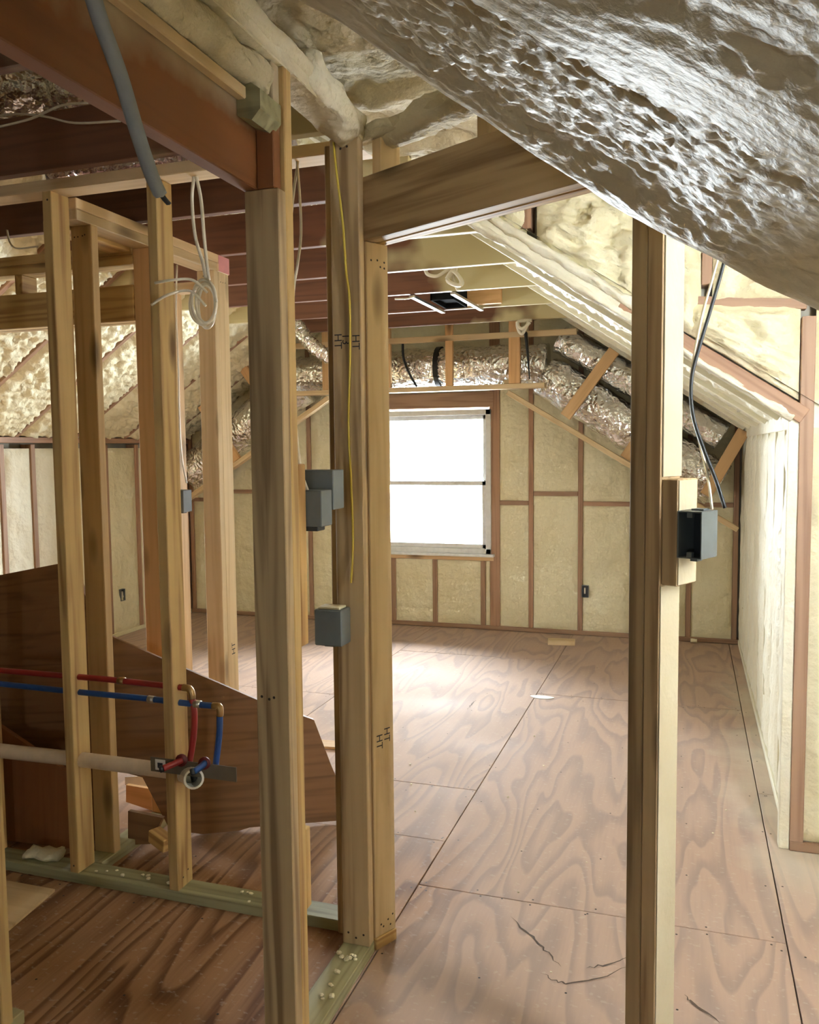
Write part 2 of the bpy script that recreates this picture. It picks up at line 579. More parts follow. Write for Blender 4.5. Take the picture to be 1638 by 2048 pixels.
def panel(name, O, U, V, lu, lv, mat, parent, depth=0.03, bulge=0.012, rough=0.012, freq=6.0, step=0.035, top=None, seed=0.0, bot=None, side=True):
    """one foam-filled bay: a lumpy cushion over the rectangle O + u*U + v*V, standing 'depth' proud along U x V"""
    O = Vector(O); U = Vector(U).normalized(); V = Vector(V).normalized(); Nn = U.cross(V).normalized()
    nu = max(4, int(lu / step)); nv = max(4, int(lv / step))
    verts = []; faces = []
    for i in range(nu + 1):
        u = lu * i / nu
        t = lv if top is None else top(u)
        b0 = 0.0 if bot is None else bot(u)
        for j in range(nv + 1):
            v = b0 + (t - b0) * j / nv
            e = min(u, lu - u, v - b0, t - v)
            k = min(1.0, e / 0.05); k = k * k * (3 - 2 * k)
            p = O + U * u + V * v
            q = Vector((p.x + seed, p.y, p.z)) * freq
            h = depth + bulge * k + k * rough * (fbm(q) + 0.6 * abs(fbm(q * 2.7, 2)))
            if e < 1e-6: h = depth * 0.7
            verts.append(p + Nn * h)
    for i in range(nu):
        for j in range(nv):
            a = i * (nv + 1) + j
            faces.append([a, a + nv + 1, a + nv + 2, a + 1])
    return pydata(name, verts, faces, mat, parent, smooth=True)


def quad(name, pts, mat, parent=None):
    return pydata(name, pts, [list(range(len(pts)))], mat, parent)


def stamp(txt, M, size, parent, name='grade_stamp'):
    cu = bpy.data.curves.new(name, 'FONT')
    cu.body = txt; cu.size = size; cu.align_x = 'CENTER'; cu.align_y = 'CENTER'
    tmp = bpy.data.objects.new('tmp', cu); COL.objects.link(tmp)
    dg = bpy.context.evaluated_depsgraph_get()
    me = bpy.data.meshes.new_from_object(tmp.evaluated_get(dg))
    bpy.data.objects.remove(tmp)
    me.materials.clear()
    return link(name, me, 'ink', parent, M)


def facing(loc, right, up):
    r = Vector(right).normalized(); u = Vector(up).normalized(); n = r.cross(u)
    M = Matrix.Identity(4)
    for i in range(3): M[i][0] = r[i]; M[i][1] = u[i]; M[i][2] = n[i]; M[i][3] = loc[i]
    return M


def nails(parent, pts, normal, r=0.0038):
    """little dark nail heads driven into one face"""
    nrm = Vector(normal).normalized()
    a = Vector((0, 0, 1)) if abs(nrm.z) < 0.9 else Vector((1, 0, 0))
    a = (a - nrm * a.dot(nrm)).normalized(); b = nrm.cross(a)
    V = []; Fc = []
    for p in pts:
        p = Vector(p); s = len(V)
        for k in range(6):
            t = k * math.pi / 3
            V.append(p + nrm * 0.0008 + (a * math.cos(t) + b * math.sin(t)) * r)
        Fc.append(list(range(s, s + 6)))
    return pydata('nail_heads', V, Fc, 'nail', parent)


# ------------------------------------------------------------------ THE SETTING: floor
floor = empty('floor'); tag(floor, 'plywood sheet subfloor with visible seams', kind='structure')
quad('subfloor_slab', [(LDX - .3, YB - .2, -0.03), (DX + .3, YB - .2, -0.03), (DX + .3, YF + .2, -0.03), (LDX - .3, YF + .2, -0.03)], 'shell', floor)
cols = [(-5.85, -4.56, [YB, -0.5, 1.94, 4.38, 6.99]), (-4.56, -3.34, [YB, 0.0, 2.44, 4.86, 6.99]), (-3.34, -2.12, [YB, -0.2, 2.41, 4.855, 6.99]),
        (-2.12, -0.905, [YB, 0.68, 3.12, 3.645, 6.085, 6.99]), (-0.905, 0.308, [YB, 0.33, 2.772, 5.235, 6.99]),
        (0.308, 1.75, [YB, -0.9, 1.54, 3.98, 6.99])]
sheet_cache = {}
for ci, (a, b, ys) in enumerate(cols):
    for y0, y1 in zip(ys[:-1], ys[1:]):
        g = 0.0022
        key = (round(b - a, 3), round(y1 - y0, 3))
        if key not in sheet_cache:
            bm = bmesh.new(); bmesh.ops.create_cube(bm, size=1)
            for v in bm.verts: v.co = Vector((v.co.x * (b - a - 2 * g), v.co.y * (y1 - y0 - 2 * g), v.co.z * 0.019))
            bmesh.ops.bevel(bm, geom=bm.edges[:], offset=0.0012, segments=1, affect='EDGES')
            me = bpy.data.meshes.new('plywood_sheet'); bm.to_mesh(me); bm.free(); sheet_cache[key] = me
        dz = random.uniform(-0.0008, 0.0008)
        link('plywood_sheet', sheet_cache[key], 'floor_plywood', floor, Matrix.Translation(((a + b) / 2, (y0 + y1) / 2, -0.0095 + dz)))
# screw heads along the seams and joists
sv = []
for (a, b, ys) in cols[2:]:
    for y0 in ys[1:-1]:
        for k in range(7):
            for d in (-0.02, 0.02):
                sv.append((a + 0.03 + (b - a - 0.06) * k / 6 + random.uniform(-.02, .02), y0 + d + random.uniform(-.006, .006), 0.0008))
    y = 0.3
    while y < 6.9:
        for k in range(5):
            sv.append((a + 0.03 + (b - a - 0.06) * k / 4 + random.uniform(-.02, .02), y + random.uniform(-.03, .03), 0.0008))
        y += 0.406
so = nails(floor, sv, (0, 0, 1), 0.004); so.name = 'floor_screws'; so['kind'] = 'stuff'

# dark splits in the plywood face


def split_mark(path, w):
    P = []
    for (x, y) in path:
        d = r_ * (x - 819) - u_ * (y - 1024) + f_ * F_PX
        P.append(Vector((0, 0, CAM_H)) + d * (-CAM_H / d.z))
    Q = []
    for a, b in zip(P[:-1], P[1:]):
        for k in range(5):
            q = a.lerp(b, k / 5)
            Q.append(q + Vector((random.uniform(-.006, .006), random.uniform(-.006, .006), 0)))
    Q.append(P[-1])
    V = []; Fc = []
    for i, q in enumerate(Q):
        t = (Q[min(i + 1, len(Q) - 1)] - Q[max(i - 1, 0)]).normalized()
        n = Vector((-t.y, t.x, 0)); k = w * math.sin(math.pi * (i + .3) / (len(Q) - .4)) * random.uniform(.5, 1)
        V += [q + n * k + Vector((0, 0, .0013)), q - n * k + Vector((0, 0, .0013))]
        if i: Fc.append([2 * i - 2, 2 * i - 1, 2 * i + 1, 2 * i])
    pydata('grain_split', V, Fc, 'split', floor)


split_mark([(1022, 1834), (1060, 1868), (1090, 1900), (1122, 1934)], .005)
split_mark([(1084, 1946), (1110, 1962), (1135, 1968), (1200, 1958), (1272, 1928)], .0035)
split_mark([(1175, 1938), (1215, 1930), (1272, 1912)], .004)
split_mark([(1366, 1990), (1395, 2012), (1440, 2047)], .006)
split_mark([(935, 1420), (945, 1408), (952, 1400)], .004)

# ------------------------------------------------------------------ roof slopes and ceilings
RAF = [-2.4, -1.79, -1.18, -0.41, 0.25, 0.91]          # near rafters
FARR = [3.45, 4.06, 4.72, 5.36, 6.0, 6.62, 7.0]
ceil_r = empty('ceiling_right'); tag(ceil_r, 'right roof slope packed with sprayed foam between the rafters', kind='structure')
sl = math.hypot(1, PITCH)
Ur = Vector((-1, 0, PITCH)).normalized()         # up the right slope
slen = (XR - XRIDGE) * sl
for i in range(len(FARR) - 1):
    a, b = FARR[i], FARR[i + 1]
    s0 = 0.0
    panel('foam_panel', (XR, a + 0.018, KZ + 0.03), Ur, (0, 1, 0), slen, b - a - 0.036, 'foam_white', ceil_r, depth=0.0, bulge=-0.02, rough=0.03, freq=17, step=0.02, seed=i * 3.1)
for y in FARR[1:-1]:
    beam('rafter', Vector((XR, y, KZ + 0.045)), Vector((XRIDGE, y, zR(XRIDGE) + 0.045)), 0.036, 0.07, 'foam_white', ceil_r, up=(PITCH, 0, 1))
for xa, xb, mt_ in ((XR + .02, -0.27, 'red_stud'), (-0.27, -0.95, 'foam_white')):
    beam('rafter', Vector((xa, Y1 - 0.004, zR(xa) + 0.028)), Vector((xb, Y1 - 0.004, zR(xb) + 0.028)), 0.038, 0.06, mt_, ceil_r, up=(PITCH, 0, 1))
def cheek_foam(n0, xa, xb, dz, w):
    lumpy_bar('foam_crust', (xa, Y1 - .015, zR(xa) + dz), (xb, Y1 - .015, zR(xb) + dz), w, w * .8, 'foam_white', ceil_r, 0.014, freq=14)
# roof deck behind the bays
quad('roof_deck', [(XR + .1, Y1 - .02, zR(XR + .1) + .1), (XRIDGE, Y1 - .02, zR(XRIDGE) + .1), (XRIDGE, YF + .1, zR(XRIDGE) + .1), (XR + .1, YF + .1, zR(XR + .1) + .1)], 'shell', ceil_r)
quad('roof_deck', [(-1.15, YB - .1, zR(-1.15) + .1), (XRIDGE, YB - .1, zR(XRIDGE) + .1), (XRIDGE, Y1, zR(XRIDGE) + .1), (-1.15, Y1, zR(-1.15) + .1)], 'shell', ceil_r)
for a, b in ((1.62, 2.3), (2.3, 2.9), (2.9, 3.45)):
    panel('foam_panel', (-1.02, a, zR(-1.02) + .03), Ur, (0, 1, 0), 1.27, b - a - 0.02, 'foam_smooth', ceil_r, depth=0, bulge=-0.02, rough=0.02, freq=6, step=0.05)


def near_slope():
    """big foam-covered slope over the doorway: bumpy bays, smooth skin over the rafters, rolled edge at the dormer"""
    xs = np.arange(0.62, -1.32, -0.0065)
    ys = list(np.arange(-0.3, 0.45, 0.02)) + list(np.arange(0.45, Y0 - 0.02, 0.0065))
    prof = [(y, 0.0) for y in ys] + [(Y0 - 0.008, 0.006), (Y0 + 0.006, 0.02), (Y0 + 0.014, 0.045), (Y0 + 0.018, 0.09), (Y0 + 0.02, 0.16), (Y0 + 0.02, 0.3), (Y0 + 0.02, 0.55), (Y0 + .02, .9)]
    verts = []; faces = []
    raf = RAF + [Y0]
    nn = Vector((PITCH, 0, 1)).normalized()
    for x in xs:
        sh = max(0.0, min(1.0, (-0.25 - x) / 0.5)); sh = sh * sh * (3 - 2 * sh)
        for (y, dz) in prof:
            yy = y - 0.14 * sh * max(0, min(1, (y - 0.9) / 0.6))
            yy += 0.012 * fbm(Vector((x * 5, 3.3, y)), 2)
            dist = min(abs(y - r) for r in raf)
            k = max(0.0, min(1.0, (dist - 0.025) / 0.13)); k = k * k * (3 - 2 * k)
            if dz > 0: k = 0.0
            p = Vector((x, y, 0))
            rec = 0.032 * k + 0.02 * fbm(p * 3.0, 2)
            w = fbm(p * 2.0 + Vector((9, 4, 0)), 2)
            amp = min(1.0, 0.1 + 2.2 * k) * max(0.3, min(1.0, 0.75 + 0.8 * w)) if dz == 0 else 0.0
            q = Vector((x * 46, y * 46, 0))
            q += Vector((fbm(q * 0.35), fbm(q * 0.35 + Vector((5, 5, 5))), 0)) * 0.9
            d1 = noise.voronoi(q * 0.9)[0][0]
            bump_ = -0.018 * max(0.0, 0.8 - d1) + 0.004 * noise.noise(q * 2.2)
            rip = 0.004 * noise.noise(Vector((x * 14, y * 50, 2.0))) * (1 - k)
            if dz > 0: rip += 0.010 * fbm(Vector((x * 11, dz * 14, 1)), 3)
            z = zR(x) + dz + rec + amp * bump_ + rip
            verts.append(Vector((x, yy, z)))
    m_ = len(prof)
    for i in range(len(xs) - 1):
        for j in range(m_ - 1):
            a = i * m_ + j
            faces.append([a, a + 1, a + m_ + 1, a + m_])
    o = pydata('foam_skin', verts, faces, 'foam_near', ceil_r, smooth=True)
    return o


near_slope()
quad('roof_deck', [(XR + .6, YB - .1, zR(XR + .6) + .12), (-1.2, YB - .1, zR(-1.2) + .12), (-1.2, 1.40, zR(-1.2) + .12), (XR + .6, 1.40, zR(XR + .6) + .12)], 'shell', ceil_r)

# shed-dormer ceiling
ceil_d = empty('ceiling_dormer'); tag(ceil_d, 'lumpy foam ceiling of the right dormer', kind='structure')


def zD(x): return 2.585 - 0.05 * (x + 0.95)


def dormer_ceiling():
    xs = np.arange(-1.18, DX + 0.1, 0.016); ys = np.arange(1.40, Y1 + 0.06, 0.016)
    verts = []; faces = []
    for x in xs:
        for y in ys:
            p = Vector((x, y, 0))
            dist = min(abs(y - r) for r in (1.62, 2.05, 2.45, 2.86, 3.27))
            k = max(0.0, min(1.0, (dist - 0.03) / 0.06))
            h = 0.03 * k + 0.014 * fbm(p * 2.6, 2) + 0.014 * fbm(p * 15, 3)
            verts.append(Vector((x, y, zD(x) + h)))
    m_ = len(ys)
    for i in range(len(xs) - 1):
        for j in range(m_ - 1):
            a = i * m_ + j
            faces.append([a, a + 1, a + m_ + 1, a + m_])
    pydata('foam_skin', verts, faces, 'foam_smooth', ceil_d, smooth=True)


dormer_ceiling()
quad('roof_deck', [(-1.2, 1.38, 2.78), (DX + .2, 1.38, 2.7), (DX + .2, Y1 + .1, 2.7), (-1.2, Y1 + .1, 2.78)], 'shell', ceil_d)

# left slope
ceil_l = empty('ceiling_left'); tag(ceil_l, 'left roof slope packed with sprayed foam between thin rafters', kind='structure')
Ul = Vector((1, 0, PITCH)).normalized()
LRAF = [3.0, 3.61, 4.22, 4.83, 5.44, 6.05, 6.66, 7.0]
for i in range(len(LRAF) - 1):
    a, b = LRAF[i], LRAF[i + 1]
    panel('foam_panel', (XL, b - 0.02, KZ + 0.03), Ul, (0, -1, 0), slen, b - a - 0.04, 'foam', ceil_l, depth=0.0, bulge=0.03, rough=0.032, freq=22, step=0.016, seed=50 + i * 2.2)
for y in LRAF[1:-1]:
    beam('rafter', Vector((XL, y, KZ + 0.045)), Vector((XRIDGE, y, zL(XRIDGE) + 0.045)), 0.036, 0.06, 'red_stud', ceil_l, up=(-PITCH, 0, 1))
for (x0_, ya, yb) in ((XL - .1, YB - .1, LY0), (XL - .1, LY0, LY1), (XL - .1, LY1, YF + .1)):
    quad('roof_deck', [(x0_, ya, zL(x0_) + .1), (XRIDGE, ya, zL(XRIDGE) + .1), (XRIDGE, yb, zL(XRIDGE) + .1), (x0_, yb, zL(x0_) + .1)], 'foam', ceil_l)
# left dormer lid and cheeks
quad('dormer_lid', [(LDX - .1, LY0 - .1, KZ + .06), (XL + .01, LY0 - .1, KZ + .06), (XL + .01, LY1 + .1, KZ + .06), (LDX - .1, LY1 + .1, KZ + .06)], 'foam', ceil_l)

# ------------------------------------------------------------------ walls
STUDW = 0.04


def window_hole_wall(nm, label, y, holes):
    pass


# far gable wall ----------------------------------------------------
wf = empty('wall_far', (XRIDGE, YF, 0)); tag(wf, 'far gable wall of foam bays between red-brown studs', kind='structure')
WX0, WX1, WZ0, WZ1 = -2.60, -1.60, 0.655, 1.885
RZ = zR(XRIDGE) + .12
Yb = YF + 0.10
quad('sheathing', [(XL - .1, Yb, -0.06), (WX0, Yb, -0.06), (WX0, Yb, RZ), (XL - .1, Yb, RZ)], 'shell', wf)
quad('sheathing', [(WX1, Yb, -0.06), (XR + .1, Yb, -0.06), (XR + .1, Yb, RZ), (WX1, Yb, RZ)], 'shell', wf)
quad('sheathing', [(WX0, Yb, -0.06), (WX1, Yb, -0.06), (WX1, Yb, WZ0), (WX0, Yb, WZ0)], 'shell', wf)
quad('sheathing', [(WX0, Yb, WZ1), (WX1, Yb, WZ1), (WX1, Yb, RZ), (WX0, Yb, RZ)], 'shell', wf)


def ztop(x): return min(zR(x), zL(x)) - 0.0


fst = [-4.54, -4.13, -3.72, -3.295, -2.90, -2.645, -1.57, -1.262, -0.852, -0.415, 0.0, 0.345]
for x in fst:
    w = 0.085 if x in (-0.415, -2.645, -1.57) else 0.038
    box('stud', x - w / 2, x + w / 2, YF - 0.004, YF + 0.09, 0.036, ztop(x) + 0.04, 'red_stud', wf)
box('bottom_plate', XL, XR, YF - 0.006, YF + 0.09, 0.0, 0.036, 'red_stud', wf)
box('window_header', WX0 - 0.06, WX1 + 0.02, YF - 0.006, YF + 0.09, WZ1 + 0.02, WZ1 + 0.15, 'red_stud', wf)
box('window_sill_plate', WX0 - 0.04, WX1 + 0.02, YF - 0.006, YF + 0.09, WZ0 - 0.06, WZ0 - 0.025, 'pine_pale', wf)
for x in (-2.106, -1.675, -2.49):
    box('cripple_stud', x - 0.02, x + 0.02, YF - 0.004, YF + 0.09, 0.036, WZ0 - 0.06, 'red_stud', wf)
for i in range(len(fst) - 1):
    a, b = fst[i], fst[i + 1]
    wa = 0.043 if a in (-0.415, -2.645, -1.57) else 0.021
    wb = 0.043 if b in (-0.415, -2.645, -1.57) else 0.021
    if a == -2.645: continue
    nz = 1.155 + (0.02 if i % 2 else -0.06)
    x0, x1 = a + wa, b - wb
    box('blocking', x0, x1, YF - 0.004, YF + 0.09, nz - 0.018, nz + 0.018, 'red_stud', wf)
    panel('foam_panel', (x0, YF + 0.03, 0.036), (1, 0, 0), (0, 0, 1), x1 - x0, nz - 0.018 - 0.036, 'foam', wf, depth=0.028, bulge=0.006, rough=0.016, freq=7, seed=i * 1.7)
    tp = (lambda u, x0=x0, nz=nz: ztop(x0 + u) - (nz + 0.018) + 0.03)
    panel('foam_panel', (x0, YF + 0.03, nz + 0.018), (1, 0, 0), (0, 0, 1), x1 - x0, 1.0, 'foam', wf, depth=0.028, bulge=0.006, rough=0.016, freq=7, seed=i * 1.7 + 20, top=tp)
for x0, x1 in ((-2.60, -2.51), (-2.47, -2.126), (-2.086, -1.695), (-1.655, -1.615)):
    panel('foam_panel', (x0, YF + 0.03, 0.036), (1, 0, 0), (0, 0, 1), x1 - x0, WZ0 - 0.1, 'foam', wf, depth=0.026, bulge=0.005, rough=0.012, freq=7, seed=x0)
panel('foam_panel', (WX0, YF + 0.03, WZ1 + 0.15), (1, 0, 0), (0, 0, 1), 1.0, 1.0, 'foam', wf, depth=0.02, bulge=0.01, rough=0.016, freq=7, top=lambda u: ztop(WX0 + u) - WZ1 - 0.15 + .03)

# window ------------------------------------------------------------


def window(name, label, loc, rz, w, h):
    """double-hung vinyl window, opening centred on x, sill at z=0, looking along local +y"""
    e = empty(name, loc, rz); tag(e, label, kind='structure')
    WM[e.name] = Matrix.Translation(loc) @ Matrix.Rotation(rz, 4, 'Z')
    B = WM[e.name]

    def part(n, x0, x1, y0, y1, z0, z1, mat, par=e):
        me = box_mesh(n, x1 - x0, y1 - y0, z1 - z0, 0.003)
        return link(n, me, mat, par, B @ Matrix.Translation(((x0 + x1) / 2, (y0 + y1) / 2, (z0 + z1) / 2)))
    t = 0.045
    part('window_frame', -w / 2, -w / 2 + t, -0.02, 0.09, 0, h, 'vinyl')
    part('window_frame', w / 2 - t, w / 2, -0.02, 0.09, 0, h, 'vinyl')
    part('window_frame', -w / 2, w / 2, -0.02, 0.09, h - t, h, 'vinyl')
    part('window_frame', -w / 2, w / 2, -0.02, 0.09, 0, t, 'vinyl')
    mid = h * 0.49
    for (z0, z1, yo) in ((t, mid + 0.02, 0.0), (mid - 0.02, h - t, 0.035)):
        s = part('sash', -w / 2 + t, -w / 2 + t + 0.035, yo, yo + 0.03, z0, z1, 'vinyl')
        part('sash_stile', w / 2 - t - 0.035, w / 2 - t, yo, yo + 0.03, z0, z1, 'vinyl', s)
        part('sash_rail', -w / 2 + t, w / 2 - t, yo, yo + 0.03, z0, z0 + 0.036, 'vinyl', s)
        part('sash_rail', -w / 2 + t, w / 2 - t, yo, yo + 0.03, z1 - 0.036, z1, 'vinyl', s)
        part('pane', -w / 2 + t + 0.02, w / 2 - t - 0.02, yo + 0.013, yo + 0.017, z0 + 0.02, z1 - 0.02, 'glass', s)
    part('window_sill', -w / 2 - 0.03, w / 2 + 0.03, -0.06, 0.0, -0.022, 0.0, 'vinyl')
    return e


window('window_1', 'bright white double-hung window in the far gable wall', (-2.10, YF, WZ0), 0.0, 1.0, WZ1 - WZ0)

# right knee wall ---------------------------------------------------
wr = empty('wall_right', (XR, 5.2, 0)); tag(wr, 'low right knee wall of trimmed pale foam', kind='structure')
quad('sheathing', [(XR + .1, Y1, -0.06), (XR + .1, Y1, zR(XR + .1) + .1), (XR + .1, YF + .1, zR(XR + .1) + .1), (XR + .1, YF + .1, -0.06)], 'shell', wr)
kst = [3.52, 3.70, 3.93, 4.34, 4.75, 5.15, 5.56, 5.97, 6.38, 6.70, 6.97]
for y in kst:
    box('stud', XR - 0.002, XR + 0.09, y - 0.019, y + 0.019, 0.036, KZ, 'foam_white', wr)
box('bottom_plate', XR - 0.006, XR + 0.09, Y1, YF, 0, 0.036, 'foam_white', wr)
box('top_plate', XR - 0.004, XR + 0.09, Y1, YF, KZ - 0.03, KZ + 0.06, 'foam_white', wr)
for i in range(len(kst) - 1):
    a, b = kst[i] + 0.019, kst[i + 1] - 0.019
    panel('foam_panel', (XR + 0.03, a, KZ - 0.03), (0, 1, 0), (0, 0, -1), b - a, KZ - 0.066, 'foam_white', wr, depth=0.03, bulge=0.004, rough=0.010, freq=6, seed=i * 4.1)
# near knee wall beside the photographer
quad('sheathing', [(XR + .5, YB, -0.06), (XR + .5, YB, 1.6), (XR + .5, Y0, 1.6), (XR + .5, Y0, -0.06)], 'foam', wr)

# dormer cheek (faces the camera) --------------------------------------
wd = empty('wall_dormer', (0.9, Y1, 0)); tag(wd, 'foam-filled dormer cheek wall above and beside the right knee wall', kind='structure')
quad('sheathing', [(-1.2, Y1 + .09, 1.0), (DX + .1, Y1 + .09, -0.06), (DX + .1, Y1 + .09, 2.8), (-1.2, Y1 + .09, 2.8)], 'shell', wd) if False else None
quad('sheathing', [(XR + .02, Y1 + .09, -0.06), (DX + .1, Y1 + .09, -0.06), (DX + .1, Y1 + .09, 2.8), (XR + .02, Y1 + .09, 2.8)], 'shell', wd)
quad('sheathing', [(XR + .02, Y1 + .09, zR(XR + .02) + .03), (XR + .02, Y1 + .09, 2.8), (-1.2, Y1 + .09, 2.8), (-1.2, Y1 + .09, zR(-1.2) + .03)], 'shell', wd)
box('corner_stud', 0.383, 0.431, Y1 - 0.012, Y1 + 0.09, 0.036, 2.03, 'red_stud', wd)
box('corner_stud', 0.345, 0.383, Y1 - 0.004, Y1 + 0.05, 0.0, 1.68, 'foam_white', wd)
box('bottom_plate', 0.383, DX, Y1 - 0.014, Y1 + 0.09, 0.0, 0.036, 'red_stud', wd)
box('stud', 0.031, 0.069, Y1 - 0.004, Y1 + 0.09, 2.17, 2.56, 'red_stud', wd)
box('stud', -0.667, -0.622, Y1 - 0.004, Y1 + 0.09, 2.44, 2.58, 'red_stud', wd)
beam('blocking', (-0.36, Y1 + 0.02, 2.145), (0.40, Y1 + 0.02, 2.075), 0.05, 0.036, 'red_stud', wd)
for x in (0.84, 1.25, 1.66):
    box('stud', x - .019, x + .019, Y1 - 0.006, Y1 + 0.09, 0.036, 2.5, 'red_stud', wd)


def cheek_lo(x): return zR(x) + 0.075


panel('foam_panel', (-0.60, Y1 + .03, 0), (1, 0, 0), (0, 0, 1), 0.63, 1, 'foam', wd, depth=0.03, bulge=0.02, rough=0.055, freq=11, step=0.02, bot=lambda u: cheek_lo(-0.60 + u), top=lambda u: 2.60, seed=3)
panel('foam_panel', (-1.1, Y1 + .03, 0), (1, 0, 0), (0, 0, 1), 0.46, 1, 'foam', wd, depth=0.03, bulge=0.02, rough=0.055, freq=11, step=0.03, bot=lambda u: min(2.6, cheek_lo(-1.1 + u)), top=lambda u: 2.66, seed=4)
panel('foam_panel', (0.071, Y1 + .03, 2.10), (1, 0, 0), (0, 0, 1), 0.31, 0.5, 'foam', wd, depth=0.03, bulge=0.02, rough=0.055, freq=11, step=0.02, seed=5)
panel('foam_panel', (-0.02, Y1 + .03, 0), (1, 0, 0), (0, 0, 1), 0.40, 1, 'foam', wd, depth=0.03, bulge=0.02, rough=0.055, freq=11, step=0.02, bot=lambda u: cheek_lo(-0.02 + u), top=lambda u: 2.11 - 0.09 * u, seed=6)
for a, b in ((0.433, 0.82), (0.86, 1.23), (1.27, 1.64)):
    panel('foam_panel', (a, Y1 + .03, 0.036), (1, 0, 0), (0, 0, 1), b - a, 2.5, 'foam', wd, depth=0.03, bulge=0.01, rough=0.02, freq=8, step=0.03, seed=a * 5)
# near cheek and window wall of the right dormer
quad('cheek_near', [(XR + .5, Y0 + .02, -0.06), (DX + .1, Y0 + .02, -0.06), (DX + .1, Y0 + .02, 2.8), (XR + .5, Y0 + .02, 2.8)], 'foam', wd)


def holed_wall_x(nm, x, y0, y1, z1, hy0, hy1, hz0, hz1, par, mat='foam'):
    for (a, b, c, d) in ((y0, hy0, -0.06, z1), (hy1, y1, -0.06, z1), (hy0, hy1, -0.06, hz0), (hy0, hy1, hz1, z1)):
        quad(nm, [(x, a, c), (x, b, c), (x, b, d), (x, a, d)], mat, par)


quad('sheathing', [(DX + .05, Y0, -0.06), (DX + .05, Y1 + .1, -0.06), (DX + .05, Y1 + .1, 2.8), (DX + .05, Y0, 2.8)], 'foam', wd)

# left knee wall -------------------------------------------------------
wl = empty('wall_left', (XL, 5.7, 0)); tag(wl, 'low left knee wall of pale foam between red-brown studs', kind='structure')
quad('sheathing', [(XL - .1, LY1, -0.06), (XL - .1, LY1, 1.8), (XL - .1, YF + .1, 1.8), (XL - .1, YF + .1, -0.06)], 'shell', wl)
quad('sheathing', [(XL - .02, YB, -0.06), (XL - .02, YB, 1.8), (XL - .02, LY0, 1.8), (XL - .02, LY0, -0.06)], 'foam', wl)
lst = [4.48, 4.70, 4.995, 5.40, 5.81, 6.215, 6.62, 6.97]
for y in lst:
    box('stud', XL - 0.09, XL + 0.006, y - 0.021, y + 0.021, 0.036, KZ - 0.03, 'red_stud', wl)
box('bottom_plate', XL - 0.09, XL + 0.004, LY1, YF, 0, 0.036, 'foam', wl)
box('top_plate', XL - 0.09, XL + 0.012, LY1, YF, KZ - 0.02, KZ + 0.022, 'red_stud', wl)
for i in range(len(lst) - 1):
    a, b = lst[i] + 0.021, lst[i + 1] - 0.021
    panel('foam_panel', (XL - 0.03, a, 0.036), (0, 1, 0), (0, 0, 1), b - a, KZ - 0.096, 'foam_white' if i < 3 else 'foam', wl, depth=0.03, bulge=0.006, rough=0.016, freq=7, seed=i * 2.9)
# left dormer cheeks and window wall
for y in (LY0, LY1):
    quad('dormer_cheek', [(LDX - .1, y, -0.06), (XL, y, -0.06), (XL, y, KZ + .1), (LDX - .1, y, KZ + .1)], 'foam', wl)
holed_wall_x('dormer_front', LDX - .05, LY0, LY1, KZ + .1, 3.21, 4.21, 0.50, 1.40, wl)
window('window_2', 'white double-hung window in the left alcove, outside the view', (LDX - .02, 3.71, 0.50), math.radians(90), 1.0, 0.9)

# unseen partition added to keep left window light off the bath floor
wc = empty('wall_light_block', (-3.8, 2.9, 0)); tag(wc, 'unseen plywood partition added to block light, left of the closet', kind='structure')
box('sheathing', XL, -3.02, 2.88, 2.90, 0, 2.45, 'old_ply', wc)

# near gable behind the camera
wn = empty('wall_near', (XRIDGE, YB, 0)); tag(wn, 'near gable wall behind the photographer', kind='structure')
for (a, b, c, d) in ((LDX, -0.27, -0.06, RZ), (0.17, XR + .7, -0.06, RZ), (-0.27, 0.17, -0.06, 1.01), (-0.27, 0.17, 1.49, RZ)):
    quad('sheathing', [(a, YB, c), (b, YB, c), (b, YB, d), (a, YB, d)], 'foam', wn)
window('fill_window', 'white double-hung window added for fill light in the near gable, behind the photographer', (-0.05, YB - .03, 1.01), math.radians(180), 0.44, 0.48)  # unseen window added to brighten the door header, post and near foam

# ------------------------------------------------------------------ ceiling joists
joist_y = [1.69, 2.33, 2.965, 3.60, 4.25, 4.89, 5.53, 6.17]
JL = ['red-brown ceiling joist nearest the camera, crossing behind the big brown beam',
      'red-brown ceiling joist just above the top plate of the plumbing partition',
      'red-brown ceiling joist above the closet frame, second behind the plumbing partition',
      'red-brown ceiling joist crossing just behind the angled door header',
      'red-brown ceiling joist, first in full view beyond the angled door header',
      'red-brown ceiling joist carrying the near ends of the two steel vent rails',
      'red-brown ceiling joist carrying the far ends of the two steel vent rails',
      'red-brown ceiling joist nearest the far window, in front of the duct framing']
for y, lab in zip(joist_y, JL):
    x1 = -1.02 if y < 2.5 else (-0.98 if y < 3.4 else -0.62)
    x0 = -3.45
    o = box('ceiling_joist', x0, x1, y, y + 0.038, JZ, JZ + 0.184, 'joist')
    tag(o, lab, 'joist', 'ceiling joists')

